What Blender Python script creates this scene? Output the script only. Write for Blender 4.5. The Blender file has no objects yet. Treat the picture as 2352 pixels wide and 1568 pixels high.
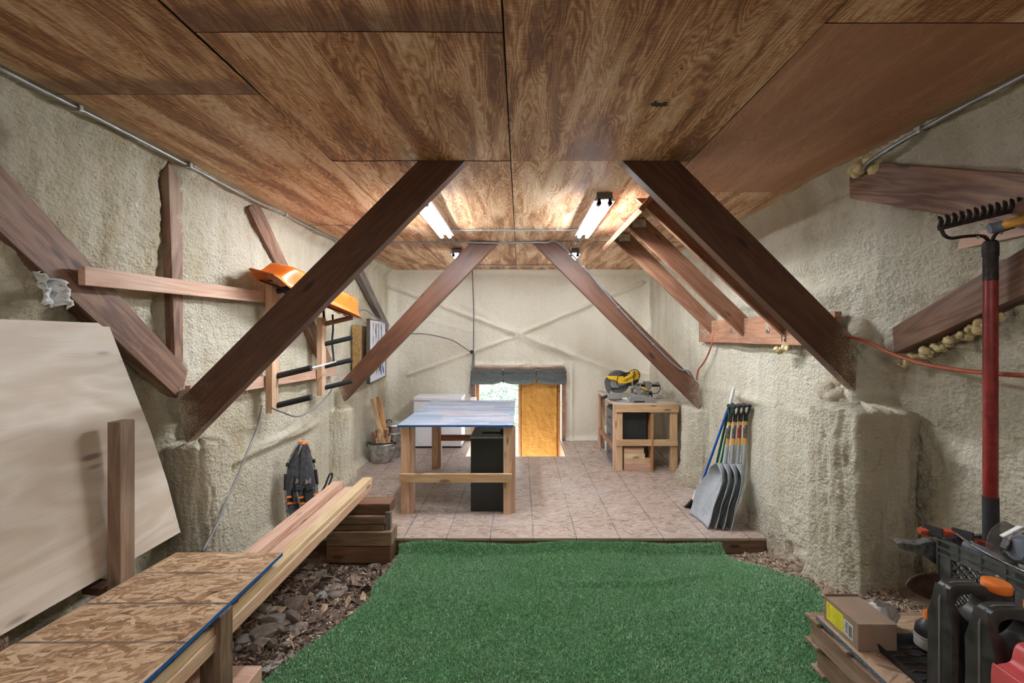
import bpy, math, random
import numpy as np
from mathutils import Vector, Matrix, noise
random.seed(7)
C = bpy.context.scene
COL = C.collection
V = Vector
F, CX, CY, CZ = 958.0, 1195.0, 770.0, 1.9      # focal length in pixels, horizon point, eye height over the deck (m)
YB, ZC = 7.6, 3.09                              # back wall distance, ceiling height

def P(px, py, Y):            # measured picture point at known distance Y
    return V(((px-CX)*Y/F, Y, CZ-(py-CY)*Y/F))
def W(px, py, X):            # measured picture point on the side wall plane X
    Y = F*X/(px-CX)
    return V((X, Y, CZ-(py-CY)*Y/F))
def sst(a, b, x):
    t = min(1, max(0, (x-a)/(b-a))); return t*t*(3-2*t)
def nz(x, y, z=0.0): return noise.noise(V((x, y, z)))

# ------------------------------------------------------------------ materials
class NT:
    def __init__(s, name):
        s.m = bpy.data.materials.new(name); s.m.use_nodes = True
        s.t = s.m.node_tree; s.b = s.t.nodes['Principled BSDF']
    def n(s, typ, ins=None, **pr):
        nd = s.t.nodes.new('ShaderNode'+typ)
        for k, v in pr.items(): setattr(nd, k, v)
        for k, v in (ins or {}).items(): s.set(nd, k, v)
        return nd
    def set(s, nd, k, v):
        i = nd.inputs[k]
        if isinstance(v, bpy.types.NodeSocket): s.t.links.new(v, i)
        else:
            if hasattr(i.default_value, '__len__') and len(i.default_value) == 4 and len(v) == 3: v = (*v, 1)
            i.default_value = v
    def math(s, op, a, b=0.0, c=0.0, clamp=False):
        return s.n('Math', {0: a, 1: b, 2: c}, operation=op, use_clamp=clamp).outputs[0]
    def vm(s, op, a, b=(0, 0, 0)):
        return s.n('VectorMath', {0: a, 1: b}, operation=op).outputs[0]
    def mix(s, f, a, b, mode='MIX'):
        return s.n('Mix', {0: f, 6: a, 7: b}, data_type='RGBA', blend_type=mode).outputs[2]
    def noise(s, vec, scale=5, detail=3, rough=.55, dist=0.0):
        return s.n('TexNoise', {'Vector': vec, 'Scale': scale, 'Detail': detail, 'Roughness': rough, 'Distortion': dist}).outputs[0]
    def vor(s, vec, scale=5, out='Distance', feat='F1', rnd=1.0):
        return s.n('TexVoronoi', {'Vector': vec, 'Scale': scale, 'Randomness': rnd}, feature=feat).outputs[out]
    def rng(s, v, a, b, c=0.0, d=1.0):
        return s.n('MapRange', {0: v, 1: a, 2: b, 3: c, 4: d}, interpolation_type='SMOOTHSTEP').outputs[0]
    def ramp(s, f, stops):
        nd = s.n('ValToRGB', {0: f}); cr = nd.color_ramp
        while len(cr.elements) < len(stops): cr.elements.new(.5)
        for e, (p, c) in zip(cr.elements, stops): e.position = p; e.color = (*c, 1)
        return nd.outputs[0]
    def sep(s, v): return s.n('SeparateXYZ', {0: v}).outputs
    def map(s, v, rot=(0, 0, 0), sc=(1, 1, 1), loc=(0, 0, 0)):
        return s.n('Mapping', {'Vector': v, 'Rotation': rot, 'Scale': sc, 'Location': loc}).outputs[0]
    def obj(s): return s.n('TexCoord').outputs['Object']
    def pos(s): return s.n('NewGeometry').outputs['Position']
    def rnd(s): return s.n('ObjectInfo').outputs['Random']
    def out(s, col, rough=.6, bump=None, bs=.5, bd=.01, **kw):
        s.set(s.b, 'Base Color', col); s.set(s.b, 'Roughness', rough)
        if bump is not None:
            s.set(s.b, 'Normal', s.n('Bump', {'Strength': bs, 'Distance': bd, 'Height': bump}).outputs[0])
        for k, v in kw.items(): s.set(s.b, k, v)
        return s.m

def plain(name, col, rough=.5, metal=0.0, var=.12, bs=.15, sc=25, **kw):
    s = NT(name); o = s.obj()
    n = s.noise(o, sc, 4)
    c = s.mix(s.rng(n, .3, .7), tuple(x*(1-var) for x in col), tuple(min(1, x*(1+var)) for x in col))
    return s.out(c, s.rng(n, .2, .8, max(0, rough-.08), min(1, rough+.08)), n, bs, .004, Metallic=metal, **kw)

def foam(name, c1=(.86, .80, .65), c2=(.66, .565, .38), fine=60, bs=.9, bd=.02, dirt=0.0, drip=.62, pink=0.0):
    s = NT(name); p = s.pos()
    big = s.noise(p, 1.3, 4, .6)
    st = s.noise(s.map(p, sc=(6, 6, .7)), 1, 4, .6)
    fn = s.noise(p, fine, 5, .65)
    vr = s.vor(p, fine*.7, 'Distance', 'F1')
    med = s.noise(p, 14, 4, .6)
    f = s.math('ADD', s.math('MULTIPLY', big, .55), s.math('MULTIPLY', st, drip))
    c = s.mix(s.rng(f, .42, .78), c1, c2)
    c = s.mix(s.rng(fn, .5, .28, 0, .35), c, tuple(x*.72 for x in c2))
    z = s.sep(p)[2]
    if dirt:
        d = s.math('ADD', z, s.math('MULTIPLY', s.math('SUBTRACT', med, .5), .9))
        c = s.mix(s.rng(d, dirt, dirt-.55, 0, .75), c, (.33, .235, .165))
    h = s.math('ADD', s.math('ADD', s.math('MULTIPLY', fn, .8), s.math('MULTIPLY', vr, .36)), s.math('MULTIPLY', med, .9))
    return s.out(c, .75, h, bs, bd)

def wood(name, ca, cb, cc=None, sc=1.0, rough=.6, knots=True, spray=0.0, st=8):
    s = NT(name); o = s.obj()
    r = s.rnd()
    off = s.n('CombineXYZ', {0: s.math('MULTIPLY', r, 31), 1: s.math('MULTIPLY', r, 17), 2: s.math('MULTIPLY', r, 9)}).outputs[0]
    v = s.vm('ADD', o, off)
    a = s.map(v, sc=(.9*sc, st*sc, st*sc))
    n1 = s.noise(a, 1.0, 3, .5, .4)
    rings = s.math('PINGPONG', s.math('MULTIPLY', n1, 14), 1)
    fib = s.noise(s.map(v, sc=(4, 130, 130)), 1, 3, .6)
    blot = s.noise(s.map(v, sc=(1.2, 3, 3)), 1.4, 3)
    f = s.math('ADD', s.math('ADD', s.math('MULTIPLY', rings, .38), s.math('MULTIPLY', fib, .45)), s.math('MULTIPLY', s.math('SUBTRACT', blot, .5), .8))
    c = s.mix(s.rng(f, .1, .85), ca, cb)
    if cc: c = s.mix(s.rng(blot, .55, .8, 0, .7), c, cc)
    c = s.mix(s.math('MULTIPLY', s.math('SUBTRACT', r, .5), .5, clamp=True), c, tuple(x*.5 for x in ca))
    if knots:
        k = s.vor(s.map(v, sc=(2.2, 7, 7)), 1.0)
        c = s.mix(s.rng(k, .17, .07, 0, .85), c, tuple(x*.28 for x in ca))
    if spray:
        p = s.pos(); sx = s.math('ABSOLUTE', s.sep(p)[0])
        q = s.math('ADD', sx, s.math('MULTIPLY', s.math('SUBTRACT', s.noise(p, 5, 5, .7), .5), .7))
        sp = s.noise(p, 160, 2)
        q = s.math('ADD', q, s.math('MULTIPLY', s.math('SUBTRACT', sp, .5), .9))
        c = s.mix(s.rng(q, spray, spray+.35, 0, .85), c, (.68, .60, .45))
    return s.out(c, rough, s.math('ADD', rings, fib), .12, .003)

def plywood_ceiling():
    s = NT('stained fir plywood'); p = s.pos()
    at = s.n('Attribute', attribute_name='panel').outputs['Color']
    pr = s.sep(at)
    off = s.vm('MULTIPLY', at, (37, 53, 11))
    v = s.vm('ADD', p, off)
    vx = s.map(v, sc=(3.6, .5, 1))
    wv = s.noise(s.map(v, sc=(1.6, .8, 1)), 1.6, 2, .5)
    n1 = s.noise(vx, 1.5, 2, .45, .35)
    warp = s.math('ADD', n1, s.math('MULTIPLY', s.noise(s.map(v, sc=(11, 3.2, 1)), 1.2, 2), .13))
    rings = s.math('PINGPONG', s.math('MULTIPLY', warp, 64), 1)
    fine = s.noise(s.map(v, sc=(22, 150, 1)), 1, 3, .65)
    fin2 = s.noise(s.map(v, sc=(120, 9, 1)), 1, 3, .65)
    patch = s.noise(s.map(v, sc=(5.5, .75, 1)), 1.3, 5, .62, .6)
    f = s.math('ADD', s.math('MULTIPLY', rings, .30), s.math('MULTIPLY', s.rng(patch, .25, .72), .62))
    f = s.math('ADD', f, s.math('MULTIPLY', s.math('SUBTRACT', fine, .5), .55))
    f = s.math('ADD', f, s.math('MULTIPLY', s.math('SUBTRACT', fin2, .5), .35))
    f = s.math('ADD', f, s.math('MULTIPLY', s.math('SUBTRACT', pr[1], .5), .5))
    c = s.ramp(s.rng(f, .12, 1.08), [(0, (.21, .086, .036)), (.3, (.47, .225, .095)), (.58, (.66, .40, .215)), (1, (.86, .68, .50))])
    red = s.mix(s.rng(f, .1, 1.1), (.42, .19, .10), (.66, .375, .23))
    c = s.mix(s.rng(pr[2], .75, .95), c, red)
    # weathered dark strip along some sheet ends, nail dots, torn hole
    xyz = s.sep(p)
    c = s.mix(s.math('MULTIPLY', s.rng(pr[0], .0, 1.0, 0, .0), 0), c, c)
    ed = s.n('Attribute', attribute_name='edge').outputs['Fac']
    e2 = s.math('ADD', ed, s.math('MULTIPLY', s.math('SUBTRACT', s.noise(p, 7, 4), .5), .12))
    c = s.mix(s.rng(e2, .16, .08, 0, .62), c, (.14, .062, .034))
    hx = s.vm('SUBTRACT', p, (.70, 2.15, 3.09))
    hv = s.n('VectorMath', {0: s.vm('ADD', s.map(hx, rot=(0, 0, .3), sc=(1, 2.3, 1)), s.vm('SCALE', s.n('TexNoise', {'Vector': p, 'Scale': 24.0, 'Detail': 4.0}).outputs[1]))}, operation='LENGTH').outputs['Value']
    hn = s.math('ADD', s.n('VectorMath', {0: s.map(hx, rot=(0, 0, .5), sc=(1, 1.7, 1))}, operation='LENGTH').outputs['Value'], s.math('MULTIPLY', s.math('SUBTRACT', s.noise(p, 22, 4, .7), .5), .26))
    c = s.mix(s.rng(hn, .050, .035), c, (.006, .004, .003))
    nv = s.vor(s.map(p, sc=(3.3, 3.3, 0)), 1.0, 'Distance', rnd=.55)
    c = s.mix(s.rng(nv, .032, .018, 0, .85), c, (.03, .015, .01))
    # foam overspray next to the walls
    sx = s.math('ABSOLUTE', xyz[0])
    q = s.math('ADD', sx, s.math('MULTIPLY', s.math('SUBTRACT', s.noise(p, 3, 5, .7), .5), .22))
    c = s.mix(s.rng(q, 2.14, 2.36, 0, .9), c, (.62, .52, .33))
    return s.out(c, .58, s.math('ADD', rings, fine), .12, .004)

def osb(name, light, mid, dark, lines=None):
    s = NT(name); o = s.obj()
    r = s.n('NewGeometry').outputs['Random Per Island']
    fu = s.n('Attribute', attribute_name='fuv').outputs['Vector']
    fv = s.vm('ADD', fu, s.n('CombineXYZ', {0: s.math('MULTIPLY', r, 91), 1: s.math('MULTIPLY', r, 57)}).outputs[0])
    fib = s.noise(s.map(fv, sc=(14, 420, 1)), 1, 3, .6)
    fin = s.noise(s.map(o, sc=(70, 70, 1)), 1, 3, .6)
    big = s.noise(o, 1.9, 3)
    f = s.math('ADD', s.math('MULTIPLY', s.math('POWER', r, 1.35), .62), s.math('ADD', s.math('MULTIPLY', fib, .34), s.math('MULTIPLY', s.math('SUBTRACT', fin, .5), .25)))
    f = s.math('ADD', f, s.math('MULTIPLY', s.math('SUBTRACT', big, .5), .3))
    c = s.ramp(f, [(.10, dark), (.34, mid), (.58, tuple((a+b)/2 for a, b in zip(mid, light))), (.88, light)])
    if lines:
        xyz = s.sep(o)
        wob = s.math('MULTIPLY', s.math('SUBTRACT', s.noise(o, 2.5, 3), .5), .02)
        brk = s.rng(s.noise(o, 3.1, 3), .3, .55, .25, 1)
        for ax, per, ph, w, st in lines:
            q = s.math('ADD', s.math('ADD', xyz[ax], ph), wob)
            m = s.math('ABSOLUTE', s.math('SUBTRACT', s.math('FRACT', s.math('DIVIDE', q, per)), .5))
            m = s.rng(s.math('MULTIPLY', m, per), w, w*.5)
            c = s.mix(s.math('MULTIPLY', s.math('MULTIPLY', m, brk), st), c, (.05, .05, .06))
    return s, c, f

def metal(name, col, rough=.35, var=.2, sc=30):
    return plain(name, col, rough, 1.0, var, .1, sc)

foamL = foam('cream spray foam on left wall', dirt=.12, bs=1.0, bd=.034)
foamR = foam('cream spray foam on right wall', (.82, .765, .63), (.64, .57, .42), 52, 1.0, .036, dirt=.35)
foamB = foam('cream spray foam on back wall', (.86, .81, .675), (.75, .68, .52), 42, .7, .02, drip=.35)
foamP = foam('rough spray foam on piers', (.78, .72, .57), (.60, .52, .38), 58, 1.0, .036, dirt=.3, drip=.7)
foamBead = plain('glossy yellow expanding foam', (.60, .49, .26), .3, 0, .25, .5, 18)
strutM = wood('dark red-brown stained beam', (.080, .030, .015), (.150, .062, .031), rough=.5, spray=2.16)
raftM = wood('red-brown rafter lumber', (.22, .092, .050), (.40, .20, .115), rough=.55, spray=2.25)
braceM = wood('old red-brown brace lumber', (.125, .058, .036), (.33, .185, .12), (.36, .27, .19), rough=.6, spray=2.47)
greyW = wood('weathered grey lumber', (.13, .10, .085), (.24, .20, .17), (.30, .16, .1))
firM = wood('new fir lumber', (.56, .34, .205), (.72, .51, .35), rough=.6)
pineM = wood('pale yellow pine', (.60, .42, .22), (.80, .65, .42), rough=.6)
pinkM = wood('pinkish fir lumber', (.55, .32, .22), (.72, .50, .38), rough=.6)
timM = wood('old dark timber', (.15, .085, .05), (.29, .19, .12), (.34, .26, .19))
timD = wood('dark brown timber', (.13, .06, .03), (.24, .12, .065))
benchW = wood('bench framing lumber', (.53, .325, .17), (.70, .50, .30), rough=.55)
palM = wood('dirty pallet wood', (.20, .12, .075), (.36, .25, .17), (.14, .09, .06))
birch = wood('pale birch plywood face', (.60, .50, .40), (.78, .71, .62), (.72, .58, .42), .8, .5, True, 0, 3.2)
postM = wood('brown weathered post', (.20, .125, .08), (.34, .24, .165), (.40, .34, .28))
fineply = wood('light plywood', (.55, .38, .24), (.70, .53, .37), None, .8, .5)
ceilM = plywood_ceiling()
blk = plain('dark light-stop backing', (.02, .015, .012), .9)
s, c, f = osb('dusty strand board deck', (.56, .465, .40), (.34, .25, .20), (.18, .12, .09),
              [(0, .406, .08, .007, .75), (1, .61, .2, .005, .16), (1, 1.22, .43, .004, .3)])
c = s.mix(s.rng(s.noise(s.obj(), 1.1, 4, .6), .45, .75, 0, .45), c, (.50, .45, .42))
deckM = s.out(c, s.rng(f, .2, .9, .5, .3), f, .25, .003)
s, c, f = osb('strand board with drawn lines', (.72, .54, .36), (.37, .215, .11), (.15, .075, .035),
              [(1, .267, .1135, .008, .85), (0, 1.0, .66, .003, .8)])
o = s.sep(s.obj())
blueE = s.math('ADD', o[0], s.math('MULTIPLY', s.math('SUBTRACT', s.noise(s.map(s.obj(), sc=(30, 6, 1)), 1, 4), .5), .05))
benchO = s.out(s.mix(s.rng(blueE, .318, .330, 0, .9), c, (.01, .09, .30)), .55, f, .25, .003)
blueP = plain('blue painted edge', (.01, .10, .30), .5, 0, .3, .3, 60)
blueG = plain('speckled grey-blue edge', (.10, .135, .17), .6, 0, .8, .4, 120)

def table_paint():
    s = NT('streaky painted table top'); o = s.obj()
    br = s.n('TexBrick', {'Vector': s.map(o, rot=(0, 0, .0)), 'Color1': (0, 0, 0, 1), 'Color2': (1, 1, 1, 1), 'Scale': 1.0, 'Mortar Size': .0012, 'Brick Width': .55, 'Row Height': .055, 'Bias': 0.0, 'Mortar': (.5, .5, .5, 1)})
    br.offset = .37; br.squash = 1.0
    v = s.sep(br.outputs[0])[0]
    st = s.noise(s.map(o, sc=(3, 60, 1)), 1, 4, .65)
    bl = s.noise(s.map(o, sc=(2.2, 7, 1)), 1, 4, .6)
    c = s.ramp(s.math('ADD', s.math('MULTIPLY', v, .45), s.math('MULTIPLY', st, .55)), [(.15, (.11, .14, .21)), (.45, (.24, .27, .35)), (.7, (.40, .41, .46)), (.95, (.52, .50, .48))])
    pat = s.sep(s.vor(s.map(o, sc=(3.2, 17, 1)), 1.0, 'Color'))
    c = s.mix(s.math('MULTIPLY', s.rng(pat[0], .84, .86), .6), c, (.10, .28, .40))
    c = s.mix(s.math('MULTIPLY', s.rng(pat[1], .88, .9), .55), c, (.46, .28, .18))
    c = s.mix(s.math('MULTIPLY', s.rng(pat[2], .88, .9), .5), c, (.16, .20, .26))
    c = s.mix(s.rng(bl, .5, .72, 0, .5), c, (.44, .46, .53))
    return s.out(c, .42, st, .15, .002)
tableP = table_paint()
blackP = plain('matt black laminate', (.022, .022, .021), .55, 0, .25, .1, 40)
greyTop = plain('pale grey laminate top', (.30, .29, .28), .4, 0, .15)
drawM = plain('dark grey drawer front', (.085, .085, .09), .45, 0, .25, .1, 8)
white = plain('white enamel', (.78, .77, .81), .35, 0, .01, 0)
galv = metal('galvanised steel', (.48, .49, .49), .42, .3, 14)
steel = metal('bright steel', (.6, .6, .6), .3)
alu = metal('cast aluminium', (.50, .51, .53), .45, .1)
dkst = plain('dark rusty iron', (.045, .036, .032), .6, .6, .5, .5, 50)
blkpl = plain('black plastic', (.018, .018, .02), .45, 0, .3, .15)
blkrub = plain('black foam sleeve', (.022, .022, .024), .8, 0, .2, .3, 80)
cable = plain('grey cable sheath', (.20, .20, .20), .5)
metalC = plain('grey metal conduit', (.36, .36, .36), .4, .6, .15)
redC = plain('orange-red extension cord', (.42, .10, .05), .5)
orangeS = plain('orange sled plastic', (.74, .155, .012), .33, 0, .1, .05, 6)
orangeP = plain('orange plastic', (.78, .20, .03), .4)
yellow = plain('yellow tool plastic', (.80, .47, .015), .35)
shovG = plain('grey shovel plastic', (.33, .35, .37), .38, 0, .08, .05)
woodH = plain('varnished orange-yellow handle', (.62, .30, .04), .35, 0, .15)
blueH = plain('blue broom handle', (.012, .09, .42), .35)
greenH = plain('green broom handle', (.012, .17, .085), .35)
whiteP = plain('white plastic', (.75, .76, .76), .4, 0, .04)
redH = plain('dark red fibreglass handle', (.21, .014, .013), .35, 0, .25)
canvasG = plain('dark grey-green canvas', (.085, .095, .09), .85, 0, .3, .6, 50)
clothS = plain('pale grey cloth', (.5, .5, .5), .8)
card = plain('brown cardboard', (.27, .19, .13), .8, 0, .1, .1, 12)
yelL = plain('yellow label paper', (.78, .72, .03), .5, 0, .04)
whtL = plain('pale label paper', (.55, .56, .56), .5, 0, .05)
ink = plain('dark print ink', (.06, .05, .03), .6)
gold = plain('golden brown frame wood', (.35, .21, .08), .5, 0, .25)
jerry = plain('dusty black jerry can plastic', (.030, .028, .026), .45, 0, .5, .25, 18)
redGas = plain('faded red plastic', (.50, .075, .075), .4, 0, .1)
crateM = plain('dark grey crate plastic', (.085, .088, .085), .45, 0, .15)
redPl = plain('red plastic sheath', (.48, .085, .04), .4, 0, .15)
slate = plain('blue-grey ear cup plastic', (.15, .17, .21), .4)
brownM = plain('dark brown rusted blade', (.075, .042, .026), .5, .3, .4)
rubG = plain('worn dark rubber', (.10, .098, .09), .7, 0, .5, .6, 30)
trimO = wood('orange-brown door trim', (.44, .20, .07), (.58, .32, .14))
foamDoor = foam('amber spray foam on door', (.66, .36, .08), (.50, .235, .035), 30, .7, .02, drip=.9)
tubeM = NT('lit fluorescent tube'); tubeM.set(tubeM.b, 'Emission Color', (.87, .94, 1, 1)); tubeM.set(tubeM.b, 'Emission Strength', 34.0); tubeM = tubeM.m
tubeFill = NT('added fill tube'); tubeFill.set(tubeFill.b, 'Emission Color', (.88, .94, 1, 1)); tubeFill.set(tubeFill.b, 'Emission Strength', 12.0); tubeFill = tubeFill.m  # for the added fill fixtures out of view
tubeF = NT('lit fluorescent tube far'); tubeF.set(tubeF.b, 'Emission Color', (.87, .94, 1, 1)); tubeF.set(tubeF.b, 'Emission Strength', 6.0); tubeF = tubeF.m
clear = NT('smoked clear visor'); clear.b.inputs['Alpha'].default_value = .55
clear = clear.out((.20, .19, .18), .15)
bagM = NT('cloudy plastic film'); bagM.b.inputs['Alpha'].default_value = .8
bagM = bagM.out((.55, .53, .50), .25)

# ------------------------------------------------------------------ mesh builder
WM = {}
class MB:
    def __init__(s): s.v = []; s.f = []; s.mi = []; s.cur = 0
    def add(s, vs, fs):
        o = len(s.v); s.v += [V(x) for x in vs]
        for q in fs: s.f.append([o+i for i in q]); s.mi.append(s.cur)
        return s
    def box(s, c, d, rot=None):
        c = V(c); x, y, z = d[0]/2, d[1]/2, d[2]/2
        vs = [V((a*x, b*y, e*z)) for a in (-1, 1) for b in (-1, 1) for e in (-1, 1)]
        if rot is not None: vs = [rot @ q for q in vs]
        return s.add([c+q for q in vs], [(0, 1, 3, 2), (4, 6, 7, 5), (0, 4, 5, 1), (2, 3, 7, 6), (0, 2, 6, 4), (1, 5, 7, 3)])
    def bb(s, a, b):
        a, b = V(a), V(b); return s.box((a+b)/2, [abs(b[i]-a[i]) for i in range(3)])
    def tube(s, pts, r, n=8, cap=True, closed=False):
        pts = [V(p) for p in pts]; m = len(pts); rs = r if isinstance(r, (list, tuple)) else [r]*m
        o = len(s.v); up = None; fs = []
        for i in range(m):
            if closed: t = pts[(i+1) % m]-pts[i-1]
            else: t = pts[min(i+1, m-1)]-pts[max(i-1, 0)]
            t.normalize()
            if up is None: up = t.orthogonal().normalized()
            up = (up-t*up.dot(t)); up = up.normalized() if up.length > 1e-6 else t.orthogonal().normalized()
            w = t.cross(up)
            for k in range(n):
                a = 2*math.pi*k/n; s.v.append(pts[i]+(up*math.cos(a)+w*math.sin(a))*rs[i])
        for i in range(m if closed else m-1):
            for k in range(n):
                j = (i+1) % m
                s.f.append([o+i*n+k, o+i*n+(k+1) % n, o+j*n+(k+1) % n, o+j*n+k]); s.mi.append(s.cur)
        if cap and not closed:
            s.f.append([o+k for k in range(n)][::-1]); s.f.append([o+(m-1)*n+k for k in range(n)]); s.mi += [s.cur]*2
        return s
    def prism(s, pts, d):        # closed outline pushed along d
        pts = [V(p) for p in pts]; n = len(pts); d = V(d)
        return s.add(pts+[p+d for p in pts], [list(range(n)), list(range(2*n-1, n-1, -1))]+[(i, i+n, (i+1) % n+n, (i+1) % n) for i in range(n)])
    def lathe(s, prof, c=(0, 0, 0), n=28, sx=1.0, sy=1.0, axis='z'):
        o = len(s.v); c = V(c)
        for r, z in prof:
            for k in range(n):
                a = 2*math.pi*k/n; q = V((r*sx*math.cos(a), r*sy*math.sin(a), z))
                if axis == 'y': q = V((q.x, q.z, q.y))
                if axis == 'x': q = V((q.z, q.x, q.y))
                s.v.append(c+q)
        for i in range(len(prof)-1):
            for k in range(n): s.f.append([o+i*n+k, o+i*n+(k+1) % n, o+(i+1)*n+(k+1) % n, o+(i+1)*n+k]); s.mi.append(s.cur)
        return s
    def flakes(s, n, inside, bx, L, Wd, z, seed, base=0.0):
        """wood strands pressed into the face of a strand board"""
        rr = random.Random(seed); s.fuv = {}
        for _ in range(n):
            x, y = rr.uniform(bx[0], bx[1]), rr.uniform(bx[2], bx[3]); l = L*rr.uniform(.35, 1.15)*.5; w = Wd*rr.uniform(.3, 1.1)*.5
            a = base+rr.gauss(0, .42) if rr.random() < .85 else rr.uniform(0, 3.14); ca, sa = math.cos(a), math.sin(a)
            q = [(-l, -w*rr.uniform(.3, 1)), (-l*.2, -w*rr.uniform(.8, 1.1)), (l*rr.uniform(.8, 1), -w*rr.uniform(.5, 1)), (l*rr.uniform(.85, 1.1), w*rr.uniform(.2, 1)), (l*.1, w*rr.uniform(.8, 1.1)), (-l*rr.uniform(.8, 1), w*rr.uniform(.5, 1))]
            p = [(x+u*ca-v*sa, y+u*sa+v*ca) for u, v in q]
            if not all(inside(*k) for k in p): continue
            zz = z+rr.uniform(.00005, .0007); o = len(s.v)
            for k, (u, v) in enumerate(q): s.fuv[o+k] = (u, v)
            s.add([(k[0], k[1], zz) for k in p], [tuple(range(6))])
        return s
    def grid(s, nu, nv, fn):
        o = len(s.v)
        for i in range(nu):
            for j in range(nv): s.v.append(V(fn(i/(nu-1), j/(nv-1))))
        for i in range(nu-1):
            for j in range(nv-1): s.f.append([o+i*nv+j, o+(i+1)*nv+j, o+(i+1)*nv+j+1, o+i*nv+j+1]); s.mi.append(s.cur)
        return s

def link(name, me, mats, parent=None, local=False, mat=None):
    o = bpy.data.objects.new(name, me); COL.objects.link(o)
    for m in (mats if isinstance(mats, (list, tuple)) else [mats]): me.materials.append(m)
    if mat is not None: o.matrix_world = mat
    WM[o] = mat or Matrix()
    if parent is not None:
        o.parent = parent
        if not local: o.matrix_parent_inverse = WM[parent].inverted()
        else: WM[o] = WM[parent] @ WM[o]
    return o
def obj(name, mb, mats, parent=None, local=False, bevel=0.0, smooth=False, mat=None, solid=0.0, sub=0, weld=False):
    me = bpy.data.meshes.new(name); me.from_pydata([tuple(x) for x in mb.v], [], mb.f)
    if any(mb.mi): me.polygons.foreach_set('material_index', mb.mi)
    me.update()
    import bmesh as bmm
    b = bmm.new(); b.from_mesh(me); bmm.ops.recalc_face_normals(b, faces=b.faces); b.to_mesh(me); b.free()
    if smooth:
        me.polygons.foreach_set('use_smooth', [True]*len(me.polygons))
        if smooth != 'all':
            try: me.set_sharp_from_angle(angle=math.radians(38))
            except Exception: pass
    if getattr(mb, 'fuv', None):
        at = me.attributes.new('fuv', 'FLOAT_VECTOR', 'POINT'); arr = np.zeros((len(mb.v), 3), np.float32)
        for k, q in mb.fuv.items(): arr[k, :2] = q
        at.data.foreach_set('vector', arr.reshape(-1))
    o = link(name, me, mats, parent, local, mat)
    if solid: m = o.modifiers.new('Solidify', 'SOLIDIFY'); m.thickness = solid; m.offset = 0
    if bevel: m = o.modifiers.new('Bevel', 'BEVEL'); m.width = bevel; m.segments = 2; m.limit_method = 'ANGLE'
    if sub: m = o.modifiers.new('Subdivision', 'SUBSURF'); m.levels = m.render_levels = sub
    return o
def tag(o, label=None, cat=None, group=None, kind=None):
    if label: o['label'] = label
    if cat: o['category'] = cat
    if group: o['group'] = group
    if kind: o['kind'] = kind
    return o
def thing(name, label, cat, loc=(0, 0, 0), rot=(0, 0, 0), group=None):
    o = bpy.data.objects.new(name, None); COL.objects.link(o); o.empty_display_size = .1
    o.location = loc; o.rotation_euler = rot
    from mathutils import Euler
    WM[o] = Matrix.Translation(V(loc)) @ Euler(rot).to_matrix().to_4x4()
    return tag(o, label, cat, group)
def struct(name, mb, m, **k): return tag(obj(name, mb, m, **k), kind='structure')
def board(name, a, b, w, t, n, m, parent=None, bevel=.003, **k):
    """lumber from a to b; wide face looks along n, t thick, w wide; local x is the grain"""
    a, b, n = V(a), V(b), V(n); x = (b-a).normalized(); z = (n-x*n.dot(x)).normalized(); y = z.cross(x)
    M_ = Matrix((x, y, z)).transposed().to_4x4(); M_.translation = (a+b)/2
    return obj(name, MB().box((0, 0, 0), ((b-a).length, w, t)), m, parent, mat=M_, bevel=bevel, **k)
def plate(name, pts, d, xd, m, parent=None, bevel=.003):
    """board cut to the outline pts, pushed along d, grain along xd"""
    pts = [V(p) for p in pts]; d = V(d); z = d.normalized(); xd = V(xd); x = (xd-z*xd.dot(z)).normalized(); y = z.cross(x)
    M_ = Matrix((x, y, z)).transposed().to_4x4(); M_.translation = sum(pts, V())/len(pts); I = M_.inverted()
    q = [I @ p for p in pts]; q = [V((p.x, p.y, 0)) for p in q]
    return obj(name, MB().prism(q, (0, 0, d.length)), m, parent, mat=M_, bevel=bevel)
def copytree(o, loc=None, rot=None, label=None, group=None):
    c = o.copy(); COL.objects.link(c)
    if loc is not None: c.location = loc
    if rot is not None: c.rotation_euler = rot
    if label: c['label'] = label
    if group: c['group'] = group
    for ch in list(o.children):
        d = ch.copy(); COL.objects.link(d); d.parent = c
        for g in list(ch.children): e = g.copy(); COL.objects.link(e); e.parent = d
    return c
def smooth_path(pts, n=6):
    pts = [V(p) for p in pts]; out = []
    for i in range(len(pts)-1):
        p0, p1, p2, p3 = pts[max(i-1, 0)], pts[i], pts[i+1], pts[min(i+2, len(pts)-1)]
        for k in range(n):
            t = k/n
            out.append(.5*((2*p1)+(p2-p0)*t+(2*p0-5*p1+4*p2-p3)*t*t+(3*p1-p0-3*p2+p3)*t**3))
    return out+[pts[-1]]
# ------------------------------------------------------------------ the setting
def gz(X, Y):            # height of the dirt
    z = -.16+.30*sst(1.1, 2.2, X)*sst(3.9, 2.7, Y)+.16*sst(1.7, 2.4, X)*sst(4.3, 2.9, Y)
    z += .06*sst(-1.9, -2.5, X)
    return z+.02*nz(X*1.7, Y*1.7)+.014*nz(X*6, Y*6, 3)+.008*nz(X*17, Y*17, 5)

def seg_d(p, a, b):
    ax, ay = a; bx, by = b; dx, dy = bx-ax, by-ay
    t = max(0, min(1, ((p[0]-ax)*dx+(p[1]-ay)*dy)/(dx*dx+dy*dy)))
    return math.hypot(p[0]-ax-t*dx, p[1]-ay-t*dy), t

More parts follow.
